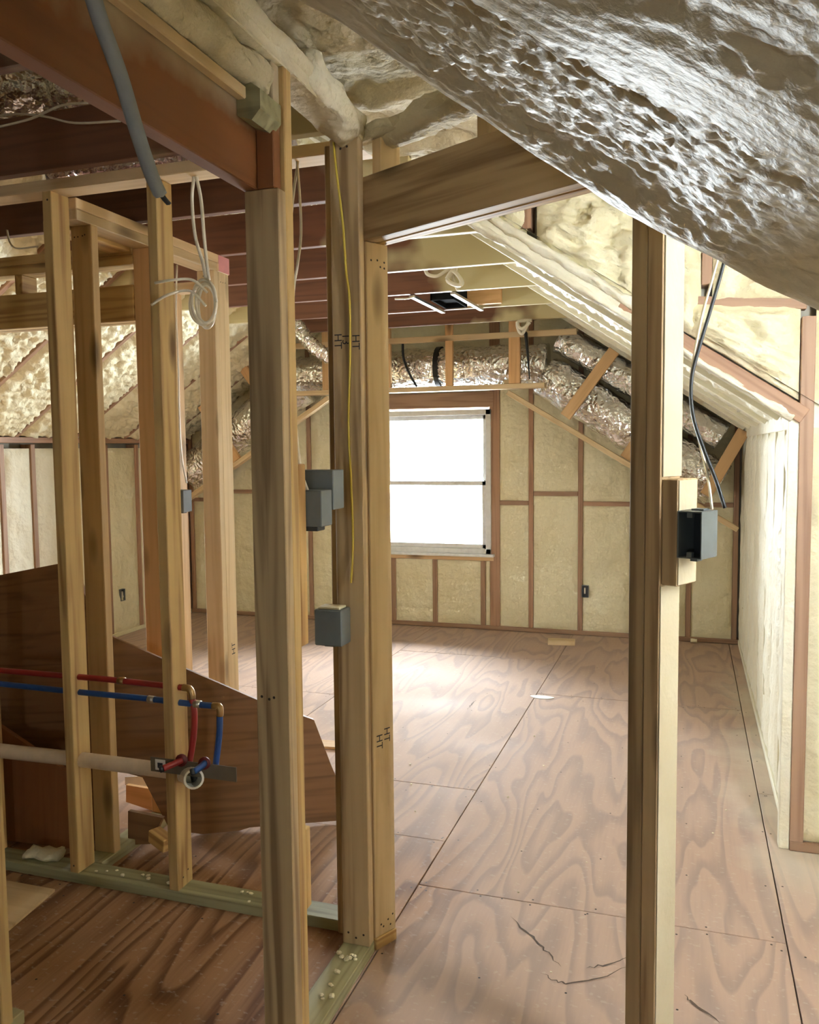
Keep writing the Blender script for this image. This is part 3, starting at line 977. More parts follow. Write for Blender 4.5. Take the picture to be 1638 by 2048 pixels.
# ------------------------------------------------------------------ plumbing partition (runs left to right)
PA0, PA1 = 2.41, 2.499
pa = empty('stud_wall', (-2.0, 2.45, 0)); tag(pa, 'open plumbing partition of pine studs on a greenish plate, with pipes through it', 'wall frame')
box('bottom_plate', -3.6, -1.006, PA0, PA1, 0, 0.038, 'treated', pa)
box('top_plate', -3.6, -0.93, PA0, PA1, 2.45, 2.488, 'pine_pale', pa)
studA = []
for (x, mt) in ((-3.33, 'pine'), (-2.93, 'pine'), (-2.525, 'pine'), (-2.118, 'pine'), (-1.699, 'pine')):
    s = box('stud', x, x + 0.038, PA0, PA1, 0.038, 2.45, mt, pa); studA.append(s)
nails(studA[3], [(-2.10, PA0, 0.065), (-2.095, PA0, 2.42)], (0, -1, 0))
nails(studA[4], [(-1.661, PA0 + .03, 0.075), (-1.661, PA0 + .06, 0.09)], (1, 0, 0))

# ------------------------------------------------------------------ closet frame
cb = empty('closet_frame', (-2.1, 3.0, 0)); tag(cb, 'closet framing behind the partition, double top plate and pink-tipped corner', 'wall frame')
BX0, BX1 = -2.142, -2.053
box('bottom_plate', BX0, BX1, 2.502, 3.53, 0, 0.038, 'treated', cb)
box('top_plate', BX0, BX1, 2.502, 3.53, 2.412, 2.45, 'pine_pale', cb)
box('top_plate', BX0, BX1, 2.502, 3.43, 2.374, 2.411, 'pine_pale', cb)
box('plate_end', BX0 + .001, BX1 + .002, 3.43, 3.532, 2.373, 2.411, 'pine_pale', cb)
pk = box('paint_mark', BX1 + .0005, BX1 + .0025, 3.44, 3.5325, 2.376, 2.448, 'pink_print', cb, bev=0)
s2 = box('stud', BX0, BX1, 2.575, 2.613, 0.038, 2.374, 'pine_pale', cb)
nails(s2, [(-2.125, 2.575, 2.335), (-2.11, 2.575, 2.335), (-2.09, 2.575, 2.337), (-2.08, 2.575, 2.34)], (0, -1, 0), 0.003)
so_ = box('stud', BX0, BX1, 2.935, 2.973, 0.038, 2.374, 'pine_orange', cb)
c1 = box('corner_stud', BX0, BX1, 3.40, 3.437, 0.038, 2.374, 'pine_pale', cb)
c2 = box('corner_stud', BX1 - 0.038, BX1, 3.4375, 3.526, 0.038, 2.373, 'pine_pale', cb)
nails(c1, [(-2.12, 3.40, 2.33), (-2.10, 3.40, 2.33), (-2.108, 3.40, 2.35)], (0, -1, 0), 0.003)
nails(c2, [(BX1, 3.455, 2.33), (BX1, 3.475, 2.33), (BX1, 3.495, 2.332)], (1, 0, 0), 0.003)
# front of the closet: low header with cripples, to the left
box('header', -3.5, BX0 - .001, 2.93, 2.968, 2.087, 2.232, 'pine', cb)
box('header', -3.5, BX0 - .001, 2.98, 3.018, 2.087, 2.232, 'pine', cb)
box('upper_plate', -3.5, BX0 - .001, 2.93, 3.019, 2.352, 2.390, 'pine', cb)
box('upper_plate', -3.5, BX0 - .001, 2.93, 3.019, 2.312, 2.351, 'pine', cb)
for x in (-2.735, -3.14):
    box('cripple_stud', x, x + 0.038, 2.93, 3.019, 2.233, 2.311, 'pine', cb)
box('ceiling_backer', BX0 - .10, BX0 - .002, 2.55, 2.92, 2.36, 2.398, 'pine', cb)
# back of the closet
ys = 3.437
box('jamb_stud', -2.345, -2.307, ys, ys + .089, 0.038, 2.30, 'pine_pale', cb)
box('upper_plate', -2.36, BX0 + .04, ys + .001, ys + .09, 2.30, 2.338, 'pine_pale', cb)
box('bottom_plate', -2.40, BX0 - .002, ys, ys + .089, 0, 0.038, 'treated', cb)
stamp('HT', facing((BX1 + .0009, 3.485, 0.62), (0, 0, 1), (0, -1, 0)), 0.045, c2)

# ------------------------------------------------------------------ hall wall running toward the camera
hw = empty('stud_wall', (-0.955, 2.0, 0)); tag(hw, 'hall wall frame with the big doubled grey studs under the brown beam', 'wall frame')
HX0, HX1 = -1.0, -0.911
box('bottom_plate', HX0, HX1, -0.3, 2.345, 0, 0.038, 'treated', hw)
cs = box('corner_stud', HX0, HX1, 2.302, 2.340, 0.038, 2.45, 'pine_grey', hw)
box('corner_stud', -1.035, -1.001, 2.345, 2.408, 0.038, 2.45, 'pine_grey', hw)
bs = box('post_stud', HX0, HX1, 1.800, 1.8375, 0.038, 2.165, 'pine_grey', hw)
bs2 = box('post_stud', HX0, HX1, 1.838, 1.876, 0.038, 2.452, 'pine', hw)
box('spacer_block', HX0 + .01, HX1, 1.877, 1.915, 1.07, 1.525, 'pine', hw)
box('spacer_block', HX0 + .01, HX1, 1.877, 1.902, 0.39, 0.60, 'pine', hw)
nails(cs, [(-.965, 2.302, 2.42), (-.945, 2.302, 2.424)], (0, -1, 0))
nails(cs, [(-.98, 2.302, .075), (-.93, 2.302, .075), (-.955, 2.302, .062)], (0, -1, 0))
nails(bs, [(-.985, 1.80, .96), (-.965, 1.80, .955), (-.952, 1.80, .96)], (0, -1, 0))
for k, (x, z) in enumerate(((-.983, 1.875), (-.958, 1.88), (-.927, 1.87))):
    stamp('HT' if k != 1 else '13', facing((x, 2.3012, z), (0, 0, -1), (1, 0, 0)), 0.034, cs)
for x in (-1.0,):
    box('end_stud', -1.79, -1.70, 1.662, 1.70, 0.0, 2.40, 'pine', hw) if False else None

tp = box_mesh('top_plate', 2.9, 0.089, 0.038, 0.003)


def lumpy_bar(name, A, B, w, h, mat, parent, amp=0.012, step=0.02, freq=12):
    """foam-coated board: a rounded bar with a lumpy skin"""
    A = Vector(A); B = Vector(B); n = max(3, int((B - A).length / step))
    pts = [A.lerp(B, i / n) for i in range(n + 1)]

    def fn(s, a, p): return amp * fbm(Vector((p.x, p.y, p.z)) * freq + Vector((math.cos(a), math.sin(a), 0)) * 1.3, 3)
    V, Fc = tube_data(pts, w / 2, 14, True, fn, h / w)
    return pydata(name, V, Fc, mat, parent, smooth=True)


box('top_plate', HX0, HX1, -0.3, 2.345, 2.452, 2.49, 'foam_smooth', hw)
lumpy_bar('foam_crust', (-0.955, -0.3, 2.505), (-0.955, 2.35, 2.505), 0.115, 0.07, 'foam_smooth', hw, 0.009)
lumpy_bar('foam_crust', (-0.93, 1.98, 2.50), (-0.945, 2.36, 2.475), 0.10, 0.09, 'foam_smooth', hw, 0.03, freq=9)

cheek_foam(0, -0.20, -0.98, 0.06, 0.05)
cheek_foam(0, 0.36, -0.95, -0.004, 0.035)
# lone stud at the left edge of the picture
fs = empty('stud_wall', (-1.75, 1.68, 0)); tag(fs, 'lone pine stud at the lower left edge of the picture', 'wall frame')
box('stud', -1.79, -1.70, 1.662, 1.70, 0.038, 2.45, 'pine', fs)
box('bottom_plate', -1.80, -1.71, 0.4, 1.75, 0, 0.038, 'treated', fs)

# ------------------------------------------------------------------ brown support beam
lv = empty('support_beam', (-0.985, 0.9, 2.165)); tag(lv, 'big dark brown laminated beam running overhead onto the doubled studs', 'beam')
box('beam_body', -1.006, -0.968, -1.2, 1.879, 2.166, 2.468, 'lvl', lv)
box('beam_filler', -0.967, -0.922, 1.801, 1.8365, 2.167, 2.45, 'lvl', lv)
box('ledger', -0.966, -0.943, -0.6, 1.72, 2.335, 2.362, 'pine_pale', lv)
b_ = prism('end_block', [(-0.966, 1.715, 2.302), (-0.93, 1.715, 2.288), (-0.908, 1.715, 2.31), (-0.908, 1.715, 2.352), (-0.93, 1.715, 2.368), (-0.966, 1.715, 2.36)], (0, 0.10, 0), 'treated', lv, grain=(1, 0, 0))
lumpy_bar('foam_crust', (-0.955, -0.8, 2.415), (-0.95, 1.80, 2.405), 0.07, 0.08, 'foam_smooth', lv, 0.012)

# ------------------------------------------------------------------ angled doorway frame
ANG = math.radians(26.5)
du = Vector((math.cos(ANG), -math.sin(ANG), 0)); dv = Vector((math.sin(ANG), math.cos(ANG), 0))
Q0 = Vector((-0.890, 2.390, 0))
dw = empty('doorway_frame', tuple(Q0 + du * 0.45)); tag(dw, 'angled doorway frame with a heavy double header and two side posts', 'door frame')


def dbox(name, t0, t1, v0, v1, z0, z1, mat, par=dw, bev=0.0025):
    c = Q0 + du * ((t0 + t1) / 2) + dv * ((v0 + v1) / 2)
    dt, dd, dz = t1 - t0, v1 - v0, z1 - z0
    if dz > dt and dz > dd:
        M = Matrix.Identity(4)
        x, y = Vector((0, 0, 1)), du
        z = x.cross(y)
        sz = (dz, dt, dd)
    elif dt >= dd:
        x, y = du, dv
        z = x.cross(y); sz = (dt, dd, dz)
        M = Matrix.Identity(4)
    else:
        x, y = dv, -du
        z = x.cross(y); sz = (dd, dt, dz)
        M = Matrix.Identity(4)
    for i in range(3): M[i][0] = x[i]; M[i][1] = y[i]; M[i][2] = z[i]
    M.translation = c + Vector((0, 0, (z0 + z1) / 2))
    return link(name, box_mesh(name, *sz, bev), mat, par, M)


V0, V1 = -0.0445, 0.0445
jk = dbox('jack_stud', -0.038, 0, V0, V1, 0.038, 2.168, 'pine_pale')
dbox('bottom_plate', -0.05, 0.004, V0, V1, 0, 0.038, 'pine')
dbox('header', -0.038, 0.912, V0, V0 + 0.038, 2.169, 2.352, 'pine_grey')
dbox('header', -0.038, 0.912, V1 - 0.038, V1, 2.169, 2.352, 'pine')
dbox('header_base', -0.036, 0.872, V0 + .04, V1 - .04, 2.171, 2.19, 'pine_pale')
dbox('jack_stud', 0.872, 0.910, V0, V1, 0.038, 2.168, 'pine_grey')
kg = dbox('king_stud', 0.911, 0.949, V0, V1, 0.038, 2.452, 'pine_grey')
dbox('foam_coat', 0.9492, 0.9535, V0 + .003, V1 - .002, 1.492, 2.45, 'foam_thin')
dbox('foam_coat', 0.9492, 0.9515, V0 + .002, V1 - .002, 0.06, 1.250, 'foam_thin')
dbox('bottom_plate', 0.86, 1.10, V0, V1, 0, 0.038, 'treated')
bl = dbox('mounting_block', 0.950, 0.988, V0 + .004, V1 + .004, 1.253, 1.488, 'pine_grey')
dbox('foam_coat', 0.9885, 0.990, V0 + .006, V1, 1.256, 1.33, 'foam_thin')
dbox('foam_coat', 0.9885, 0.990, V0 + .006, V1, 1.42, 1.485, 'foam_thin')
dbox('top_plate', -0.05, 1.15, V0, V1, 2.452, 2.49, 'foam_smooth')
dbox('cripple_stud', 0.02, 0.058, V0 + .01, V1, 2.353, 2.451, 'pine_pale')
dbox('cripple_stud', 0.40, 0.438, V0 + .03, V1, 2.353, 2.451, 'pine_pale')
lumpy_bar('foam_crust', Q0 + du * -0.04 + Vector((0, -0.0, 2.475)), Q0 + du * 1.0 + Vector((0, 0, 2.475)), 0.10, 0.075, 'foam_smooth', dw, 0.03, freq=9)
nails(jk, [tuple(Q0 + dv * a + Vector((0, 0, z))) for a, z in ((-.025, 2.115), (.0, 2.118), (.028, 2.115), (.012, 2.10), (.028, 2.098))], du, 0.0035)
nails(jk, [tuple(Q0 + dv * a + Vector((0, 0, z))) for a, z in ((-.02, .075), (.01, .08), (.03, .09), (.02, .06), (-.01, .065))], du, 0.0035)
for a, z in ((-0.018, 0.66), (0.014, 0.675)):
    stamp('HT', facing(Q0 + dv * a + du * 0.0009 + Vector((0, 0, z)), (0, 0, -1), dv), 0.036, jk)

# ------------------------------------------------------------------ duct framing round the far gable
YD = 6.45
df = empty('duct_framing', (-1.9, YD, 2.0)); tag(df, 'light pine framing boxed around the silver ducts at the far end', 'frame')
box('bottom_rail', -3.25, -1.06, YD, YD + .089, 2.012, 2.05, 'pine_pale', df)
box('top_rail', -3.3, -0.82, YD, YD + .038, 2.40, 2.445, 'pine_pale', df)
for x in (-2.9, -2.36, -1.842, -1.336):
    w = 0.06 if x != -1.336 else 0.089
    box('hanger', x, x + w, YD + .001, YD + .038, 2.051, 2.54, 'pine_orange', df)
for x in (-2.36, -1.36):
    box('wood_block', x - .02, x + .04, YD + .04, YD + .09, 2.051, 2.085, 'pine_pale', df)
for sgn in (1, -1):
    cx = XRIDGE
    def mx(x): return x if sgn == 1 else 2 * cx - x
    beam('sloping_rail', (mx(-1.345), YD + .02, 1.985), (mx(0.33), YD + .02, 0.955), 0.07, 0.038, 'pine_pale', df, up=(0.6 * sgn, 0, 1))
    for (xa, za, xb, zb) in ((-0.905, 1.79, -0.545, 2.27), (-0.46, 1.47, -0.13, 1.96), (0.11, 1.20, 0.36, 1.665)):
        beam('sloping_hanger', (mx(xa), YD + .025, za), (mx(xb), YD + .025, zb), 0.038, 0.085, 'pine_orange', df, up=(-0.8 * sgn, 0, 0.6))
box('end_stud', -0.36, -0.32, YD + .06, YD + .1, 0.0, 1.36, 'red_stud', df) if False else None

# ------------------------------------------------------------------ silver ducts


def duct(name, label, pts, r, mat='foil', wr=0.02, straps=(), seg=22, n=14, group='silver insulated ducts'):
    P = spline(pts, n)
    s1 = random.uniform(0, 50)

    def fn(s, a, p):
        q = Vector((math.cos(a) * 1.2, math.sin(a) * 1.2, s * 9 + s1))
        return wr * (fbm(q, 3) + 0.6 * abs(noise.noise(q * 2.2))) - wr * 0.4
    V, Fc = tube_data(P, r, seg, True, fn)
    e = empty(name, tuple(P[0])); tag(e, label, 'duct', group)
    pydata('duct_sleeve', V, Fc, mat, e, smooth=True)
    for t in straps:
        i = int(t * (len(P) - 1)); i = max(1, min(len(P) - 2, i))
        T = (P[i + 1] - P[i - 1]).normalized()
        A = P[i] - T * 0.02; B = P[i] + T * 0.02
        V, Fc = tube_data([A, A.lerp(B, .5), B], r + 0.008, 20, False)
        pydata('hanger_strap', V, Fc, 'black_strap', e, smooth=True)
    return e


duct('insulated_duct', 'long silver duct lying level above the far window', [(-3.35, 6.72, 2.18), (-2.8, 6.73, 2.22), (-2.1, 6.73, 2.22), (-1.5, 6.73, 2.22), (-1.08, 6.72, 2.21)], 0.165, straps=(0.56,))
duct('insulated_duct', 'lower silver duct running down the right slope beside the far window', [(-1.1, 6.74, 2.13), (-0.85, 6.74, 1.965), (-0.4, 6.74, 1.665), (0.0, 6.74, 1.395), (0.20, 6.74, 1.26)], 0.17, straps=())
duct('insulated_duct', 'upper silver duct tucked under the right roof slope', [(-0.98, 6.70, 2.40), (-0.75, 6.70, 2.265), (-0.3, 6.70, 1.965), (0.06, 6.70, 1.725), (0.22, 6.70, 1.62)], 0.112, wr=0.015)
duct('insulated_duct', 'silver duct running down the left slope beyond the closet', [(-3.2, 6.72, 2.12), (-3.45, 6.72, 1.98), (-3.8, 6.72, 1.75), (-4.2, 6.72, 1.46), (-4.35, 6.72, 1.35)], 0.18)
st = empty('hanger_strap', (-1.20, 6.42, 2.2)); tag(st, 'black strap hanging down beside the duct framing corner', 'strap')
tube('strap_tail', [(-1.20, 6.43, 2.43), (-1.185, 6.42, 2.30), (-1.175, 6.43, 2.15), (-1.17, 6.43, 2.08)], lambda s: 0.035 - 0.07 * s, 'black_strap', st, seg=6, flat=0.4)
st2 = empty('hanger_strap', (-2.2, 6.5, 2.3)); tag(st2, 'black strap looped under the level duct above the window', 'strap')
tube('strap_band', [(-2.22, 6.53, 2.43), (-2.215, 6.53, 2.30), (-2.17, 6.52, 2.18), (-2.11, 6.55, 2.06)], 0.018, 'black_strap', st2, seg=6, flat=0.5)
# small ribbed flex duct


def flex(name, label, pts, r):
    P = spline(pts, 16)
    V, Fc = tube_data(P, r, 16, True, lambda s, a, p: 0.006 * math.sin(s * 190))
    o = pydata(name, V, Fc, 'foil', None, smooth=True)
    tag(o, label, 'duct')


flex('flex_duct', 'thin ribbed flex duct dropping between the joists beside the grey corner stud', [(-2.96, 5.9, 2.60), (-2.84, 5.88, 2.49), (-2.74, 5.86, 2.37), (-2.60, 5.9, 2.26), (-2.45, 6.05, 2.22)], 0.055)
# ducts and foil above the joists at the near left
duct('insulated_duct', 'silver duct with a dark seam lying on the joists at the upper left', [(-2.5, 2.42, 2.86), (-2.2, 2.5, 2.86), (-1.75, 2.62, 2.85)], 0.15, wr=0.025)
duct('insulated_duct', 'pinkish silver duct on the joists above the plumbing partition', [(-2.65, 3.1, 2.79), (-2.2, 3.2, 2.80), (-1.6, 3.3, 2.79)], 0.105, 'foil_pink', wr=0.02)
duct('insulated_duct', 'silver duct on the joists between the closet and the grey corner stud', [(-2.0, 3.9, 2.80), (-1.8, 4.0, 2.79), (-1.5, 4.1, 2.77)], 0.09, wr=0.02)
duct('insulated_duct', 'silver duct resting on the joists behind the closet header at far left', [(-2.75, 3.75, 2.76), (-2.5, 3.7, 2.78), (-2.2, 3.8, 2.79)], 0.085, wr=0.02)

# ------------------------------------------------------------------ vent boot between the joists
vb = empty('vent_boot', (-1.47, 5.2, JZ)); tag(vb, 'black vent box hung on two steel rails between the joists', 'vent')
for xa, xb in ((-1.609, -1.596), (-1.35, -1.331)):
    beam('rail', (xa, 4.90, JZ - 0.012), (xb, 5.555, JZ - 0.012), 0.03, 0.016, 'steel', vb)
for (x0, x1, y0, y1) in ((-1.55, -1.54, 5.10, 5.44), (-1.41, -1.40, 5.10, 5.44), (-1.55, -1.40, 5.10, 5.11), (-1.55, -1.40, 5.43, 5.44)):
    box('box_side', x0, x1, y0, y1, JZ - 0.01, JZ + 0.14, 'matte_black', vb, bev=0.001)
box('box_top', -1.54, -1.41, 5.11, 5.43, JZ + .02, JZ + .03, 'matte_black', vb, bev=0.001)
box('wood_backer', -1.52, -1.18, 5.455, 5.50, JZ + .01, JZ + .13, 'pine_orange', vb)

# ------------------------------------------------------------------ leaning plywood and scrap
ph = math.atan2(3.155 - 2.75, -1.367 + 2.1)
A0 = Vector((-1.367, 3.155, 0)); dd = Vector((-math.cos(ph), -math.sin(ph), 0)); lean = Vector((math.sin(ph), -math.cos(ph), 0))


def in_plane(px, py):
    """photo pixel -> point of the vertical plane of the leaning sheet"""
    d = r_ * (px - 819) - u_ * (py - 1024) + f_ * F_PX
    n = Vector((-dd.y, dd.x, 0))
    t = n.dot(A0 - Vector((0, 0, CAM_H))) / n.dot(d)
    return Vector((0, 0, CAM_H)) + d * t


out = [in_plane(*p) for p in ((196, 1258), (245, 1283), (515, 1400), (628, 1440), (662, 1530), (692, 1600), (694, 1640), (500, 1655), (478, 1681), (405, 1687), (340, 1660), (285, 1555), (196, 1530))]
for p in out: p.z = max(p.z, 0.004)
o = prism('plywood_offcut', out, lean * -0.018, 'old_ply', grain=tuple(dd)); tag(o, 'long brown plywood offcut with a slanted top edge standing behind the doubled studs', 'plywood')
o = prism('plywood_offcut', [(-3.05, 2.80, 0.99), (-2.36, 2.77, 1.122), (-2.235, 2.76, 0.84), (-2.20, 2.76, 0.62), (-2.20, 2.70, 0.004), (-3.05, 2.70, 0.004)], (0, 0.018, 0), 'old_ply', grain=(1, 0, .1)); tag(o, 'tall dark plywood offcut leaning behind the two left studs', 'plywood')
o = prism('plywood_offcut', [(-2.9, 2.58, 0.62), (-2.62, 2.58, 0.50), (-2.29, 2.58, 0.345), (-2.17, 2.58, 0.36), (-2.165, 2.58, 0.03), (-2.9, 2.58, 0.004)], (0, 0.018, 0), 'lvl_plain', grain=(0, 0, 1)); tag(o, 'low orange-brown plywood offcut under the white drain pipe', 'plywood')
o = prism('wood_scrap', [px(256, 1622, 2.70), px(325, 1636, 2.70), px(300, 1688, 2.70), px(256, 1690, 2.70)], (0, 0.018, 0), 'old_ply'); tag(o, 'dark tilted plywood scrap on the floor behind the partition', 'wood scrap')
o = beam('wood_scrap', px(308, 1668, 2.66), px(338, 1690, 2.62), 0.05, 0.05, 'pine', None); tag(o, 'short wood scrap lying behind the right pipe stud', 'wood scrap')
o = prism('wood_scrap', [px(252, 1570, 3.02), px(300, 1578, 3.02), px(318, 1626, 3.02), px(252, 1604, 3.02)], (0, 0.018, 0.0), 'pine_orange'); tag(o, 'orange plywood scrap in the gap beside the closet stud', 'wood scrap')
o = prism('paper_scrap', [px(250, 1554, 3.1), px(287, 1552, 3.1), px(298, 1578, 3.1), px(250, 1570, 3.1)], (0, 0.004, 0), 'paper'); tag(o, 'white scrap seen through the gap beside the closet stud', 'paper')
o = beam('wood_scrap', (-1.055, 6.615, 0.019), (-0.845, 6.64, 0.019), 0.089, 0.038, 'pine_pale'); tag(o, 'short pale stud offcut on the floor near the far wall', 'wood scrap')
o = beam('wood_scrap', (-1.86, 3.97, 0.008), (-1.68, 3.99, 0.008), 0.10, 0.014, 'pine_orange'); tag(o, 'flat tan wood scrap on the floor left of the grey corner stud', 'wood scrap')
V = []
for k in range(14):
    a = k * math.pi / 7
    V.append((-0.86 + 0.075 * math.cos(a) * (1 + .1 * math.sin(3 * a)), 5.16 + 0.035 * math.sin(a), 0.001))
o = prism('paper_scrap', V, (0, 0, 0.002), 'paper'); tag(o, 'small pale oval scrap on the floor seam before the window', 'paper')

def on_floor(x, y, z=0.0):
    d = r_ * (x - 819) - u_ * (y - 1024) + f_ * F_PX
    return Vector((0, 0, CAM_H)) + d * ((z - CAM_H) / d.z)


o = prism('plywood_offcut', [on_floor(-60, 1752, .001), on_floor(110, 1783, .001), on_floor(18, 1862, .001), on_floor(-80, 1850, .001)], (0, 0, 0.009), 'pine_pale', grain=(1, 0, 0)); tag(o, 'flat tan plywood offcut on the floor at the lower left edge', 'plywood')

# ------------------------------------------------------------------ pipes
YP = 2.452
rp = empty('water_pipe', (-2.0, YP, 0.75)); tag(rp, 'red hot-water pipe threaded through the partition studs', 'pipe')
tube('pipe_run', [(-2.9, YP, 0.745), (-2.1, YP, 0.752), (-1.9, YP, 0.752), (-1.66, YP, 0.748), (-1.63, YP, 0.748)], 0.0112, 'pex_red', rp)
tube('elbow', [(-1.645, YP, 0.748), (-1.622, YP, 0.746), (-1.612, YP, 0.728), (-1.612, YP, 0.712)], 0.013, 'brass', rp, n=4)
tube('pipe_drop', [(-1.612, YP, 0.72), (-1.604, YP, 0.66), (-1.610, YP, 0.58), (-1.625, YP - .005, 0.49)], 0.0112, 'pex_red', rp)
tube('coupling', [(-1.91, YP, 0.752), (-1.885, YP, 0.752)], 0.0138, 'brass', rp, straight=True)
tube('stub_out', [px(364, 1520, 2.40), px(345, 1529, 2.37), px(326, 1537, 2.34)], 0.0112, 'pex_red', rp)
tube('flange', [px(364, 1520, 2.404), px(362, 1521, 2.396)], 0.021, 'flange_red', rp, seg=14, straight=True)
tube('stub_end', [px(327, 1536.5, 2.34), px(320, 1539, 2.335)], 0.0122, 'box_dark', rp, straight=True)
bp_ = empty('water_pipe', (-2.0, YP, 0.69)); tag(bp_, 'blue cold-water pipe threaded through the partition studs', 'pipe')
tube('pipe_run', [(-2.9, YP, 0.70), (-2.44, YP, 0.698), (-2.08, YP, 0.696), (-1.8, YP, 0.697), (-1.66, YP, 0.694), (-1.51, YP, 0.694)], 0.0112, 'pex_blue', bp_)
tube('elbow', [(-1.53, YP, 0.694), (-1.508, YP, 0.694), (-1.503, YP, 0.678), (-1.504, YP, 0.662)], 0.013, 'brass', bp_, n=4)
tube('pipe_drop', [(-1.504, YP, 0.67), (-1.508, YP, 0.60), (-1.522, YP - .005, 0.49)], 0.0112, 'pex_blue', bp_)
for x in (-1.775, -1.59):
    tube('coupling', [(x - .012, YP, 0.696), (x + .012, YP, 0.695)], 0.0138, 'steel', bp_, straight=True)
tube('stub_out', [px(410, 1526, 2.40), px(400, 1535, 2.37), px(388, 1543, 2.335)], 0.0112, 'pex_blue', bp_)
tube('flange', [px(410, 1526, 2.404), px(408, 1527, 2.396)], 0.021, 'flange_red', bp_, seg=14, straight=True)
tube('stub_end', [px(389, 1542, 2.335), px(382, 1545, 2.33)], 0.0122, 'box_dark', bp_, straight=True)
br = empty('stub_out_bracket', (-1.6, PA0 - .01, 0.49)); tag(br, 'thin metal pipe bracket nailed across the right pipe stud', 'bracket')
box('plate', -1.77, -1.45, PA0 + .03, PA0 + .032, 0.462, 0.512, 'steel', br, bev=0) if False else None
box('plate', -1.755, -1.42, PA0 - .003, PA0 - .0005, 0.458, 0.508, 'dull_plate', br, bev=0)
box('paper_tag', -1.735, -1.695, PA0 - .005, PA0 - .0032, 0.466, 0.503, 'paper', br, bev=0)
box('tag_print', -1.725, -1.705, PA0 - .0062, PA0 - .0052, 0.474, 0.492, 'ink', br, bev=0)
pv = empty('drain_pipe', (-2.0, YP, 0.45)); tag(pv, 'cream plastic drain pipe running through the partition studs', 'pipe')
tube('pipe_run', [(-3.2, YP, 0.435), (-2.46, YP, 0.44), (-2.1, YP, 0.446), (-1.73, YP, 0.446), (-1.66, YP, 0.444)], 0.0265, 'pvc', pv, seg=16)
tube('elbow', [(-1.68, YP, 0.444), (-1.65, YP, 0.443), px(372, 1548, 2.445), px(380, 1550, 2.43)], 0.029, 'pvc_white', pv, seg=16)
P = [px(380, 1550, 2.43), px(388, 1558, 2.375)]
V, Fc = tube_data(P, 0.034, 20, False)
V2, F2 = tube_data(P[::-1], 0.027, 20, False)
ring = [[k, (k + 1) % 20, 40 + 20 - 0 + 0, 0] for k in range(0)]
vv = V + V2
ff = Fc + [[i + 40 for i in f] for f in F2]
for k in range(20):
    a = math.atan2((V[20 + k] - P[1]).z, (V[20 + k] - P[1]).x)
    j = min(range(20), key=lambda q: (V2[q] - V[20 + k]).length)
    k2 = (k + 1) % 20
    j2 = min(range(20), key=lambda q: (V2[q] - V[20 + k2]).length)
    ff.append([20 + k, 20 + k2, 40 + j2, 40 + j])
pydata('socket', vv, ff, 'pvc_white', pv, smooth=False)
tube('socket_bottom', [P[0] + Vector((0, .005, 0)), P[0]], 0.028, 'box_dark', pv, seg=16, straight=True)

# ------------------------------------------------------------------ electrical boxes


def ebox(label, o, right, w, h, d, mat='box_blue', group='electrical boxes', front=True):
    """open-faced box: local x right, y into the wall, z up; o = front lower left corner"""
    o = Vector(o); rx = Vector(right).normalized(); ry = Vector((0, 0, 1)).cross(rx); rz = Vector((0, 0, 1))
    e = empty('electrical_box', tuple(o)); tag(e, label, 'electrical box', group)

    def P(n, x0, x1, y0, y1, z0, z1, mt, bev=0.0008):
        M = Matrix.Identity(4)
        for i in range(3): M[i][0] = rx[i]; M[i][1] = ry[i]; M[i][2] = rz[i]
        M.translation = o + rx * (x0 + x1) / 2 + ry * (y0 + y1) / 2 + rz * (z0 + z1) / 2
        return link(n, box_mesh(n, x1 - x0, y1 - y0, z1 - z0, bev), mt, e, M)
    t = 0.003
    P('side', 0, t, 0, d, 0, h, mat); P('side', w - t, w, 0, d, 0, h, mat)
    P('side', t, w - t, 0, d, h - t, h, mat); P('side', t, w - t, 0, d, 0, t, mat)
    P('back', t, w - t, d - t, d, t, h - t, mat if not front else 'box_dark')
    P('screw_tab', w / 2 - .006, w / 2 + .006, 0.0, 0.012, h - .014, h - t, mat)
    P('screw_tab', w / 2 - .006, w / 2 + .006, 0.0, 0.012, t, .014, mat)
    P('nail_lug', w * .35, w * .65, d * .3, d * .6, -0.008, 0.0, mat)
    P('clamp', w * .3, w * .8, d * .4, d * .8, h, h + 0.004, mat)
    return e


ebox('grey switch box on the right door post, under the black cable', Q0 + du * 0.9905 + dv * (V0 - 0.004) + Vector((0, 0, 1.318)), du, 0.056, 0.102, 0.075)
# box low on the corner stud shows its closed back
e = empty('electrical_box', (-1.04, 2.27, 0.9)); tag(e, 'grey outlet box low on the grey corner stud, under the yellow cable', 'electrical box', 'electrical boxes')
box('box_shell', -1.043, -0.956, 2.232, 2.301, 0.985, 1.092, 'box_blue', e, bev=0.003)
box('nail_lug', -1.02, -0.985, 2.25, 2.28, 0.979, 0.985, 'box_blue', e, bev=0.001)
box('clamp', -1.035, -0.965, 2.24, 2.29, 1.092, 1.099, 'crumb', e, bev=0.002)
e = empty('electrical_box', (-.96, 1.93, 1.4)); tag(e, 'rear grey switch box behind the doubled studs', 'electrical box', 'electrical boxes')
box('box_shell', -0.995, -0.869, 1.99, 2.06, 1.405, 1.507, 'box_blue', e, bev=0.002)
e = empty('electrical_box', (-.96, 1.93, 1.3)); tag(e, 'front grey switch box just behind the doubled studs', 'electrical box', 'electrical boxes')
box('box_shell', -0.96, -0.871, 1.918, 1.985, 1.367, 1.458, 'box_blue', e, bev=0.002)
box('clamp', -0.95, -0.885, 1.925, 1.97, 1.355, 1.367, 'box_dark', e, bev=0.002)
e = empty('electrical_box', (-2.28, 3.43, 1.35)); tag(e, 'small grey box on the closet jamb between the pipe stud and the corner', 'electrical box', 'electrical boxes')
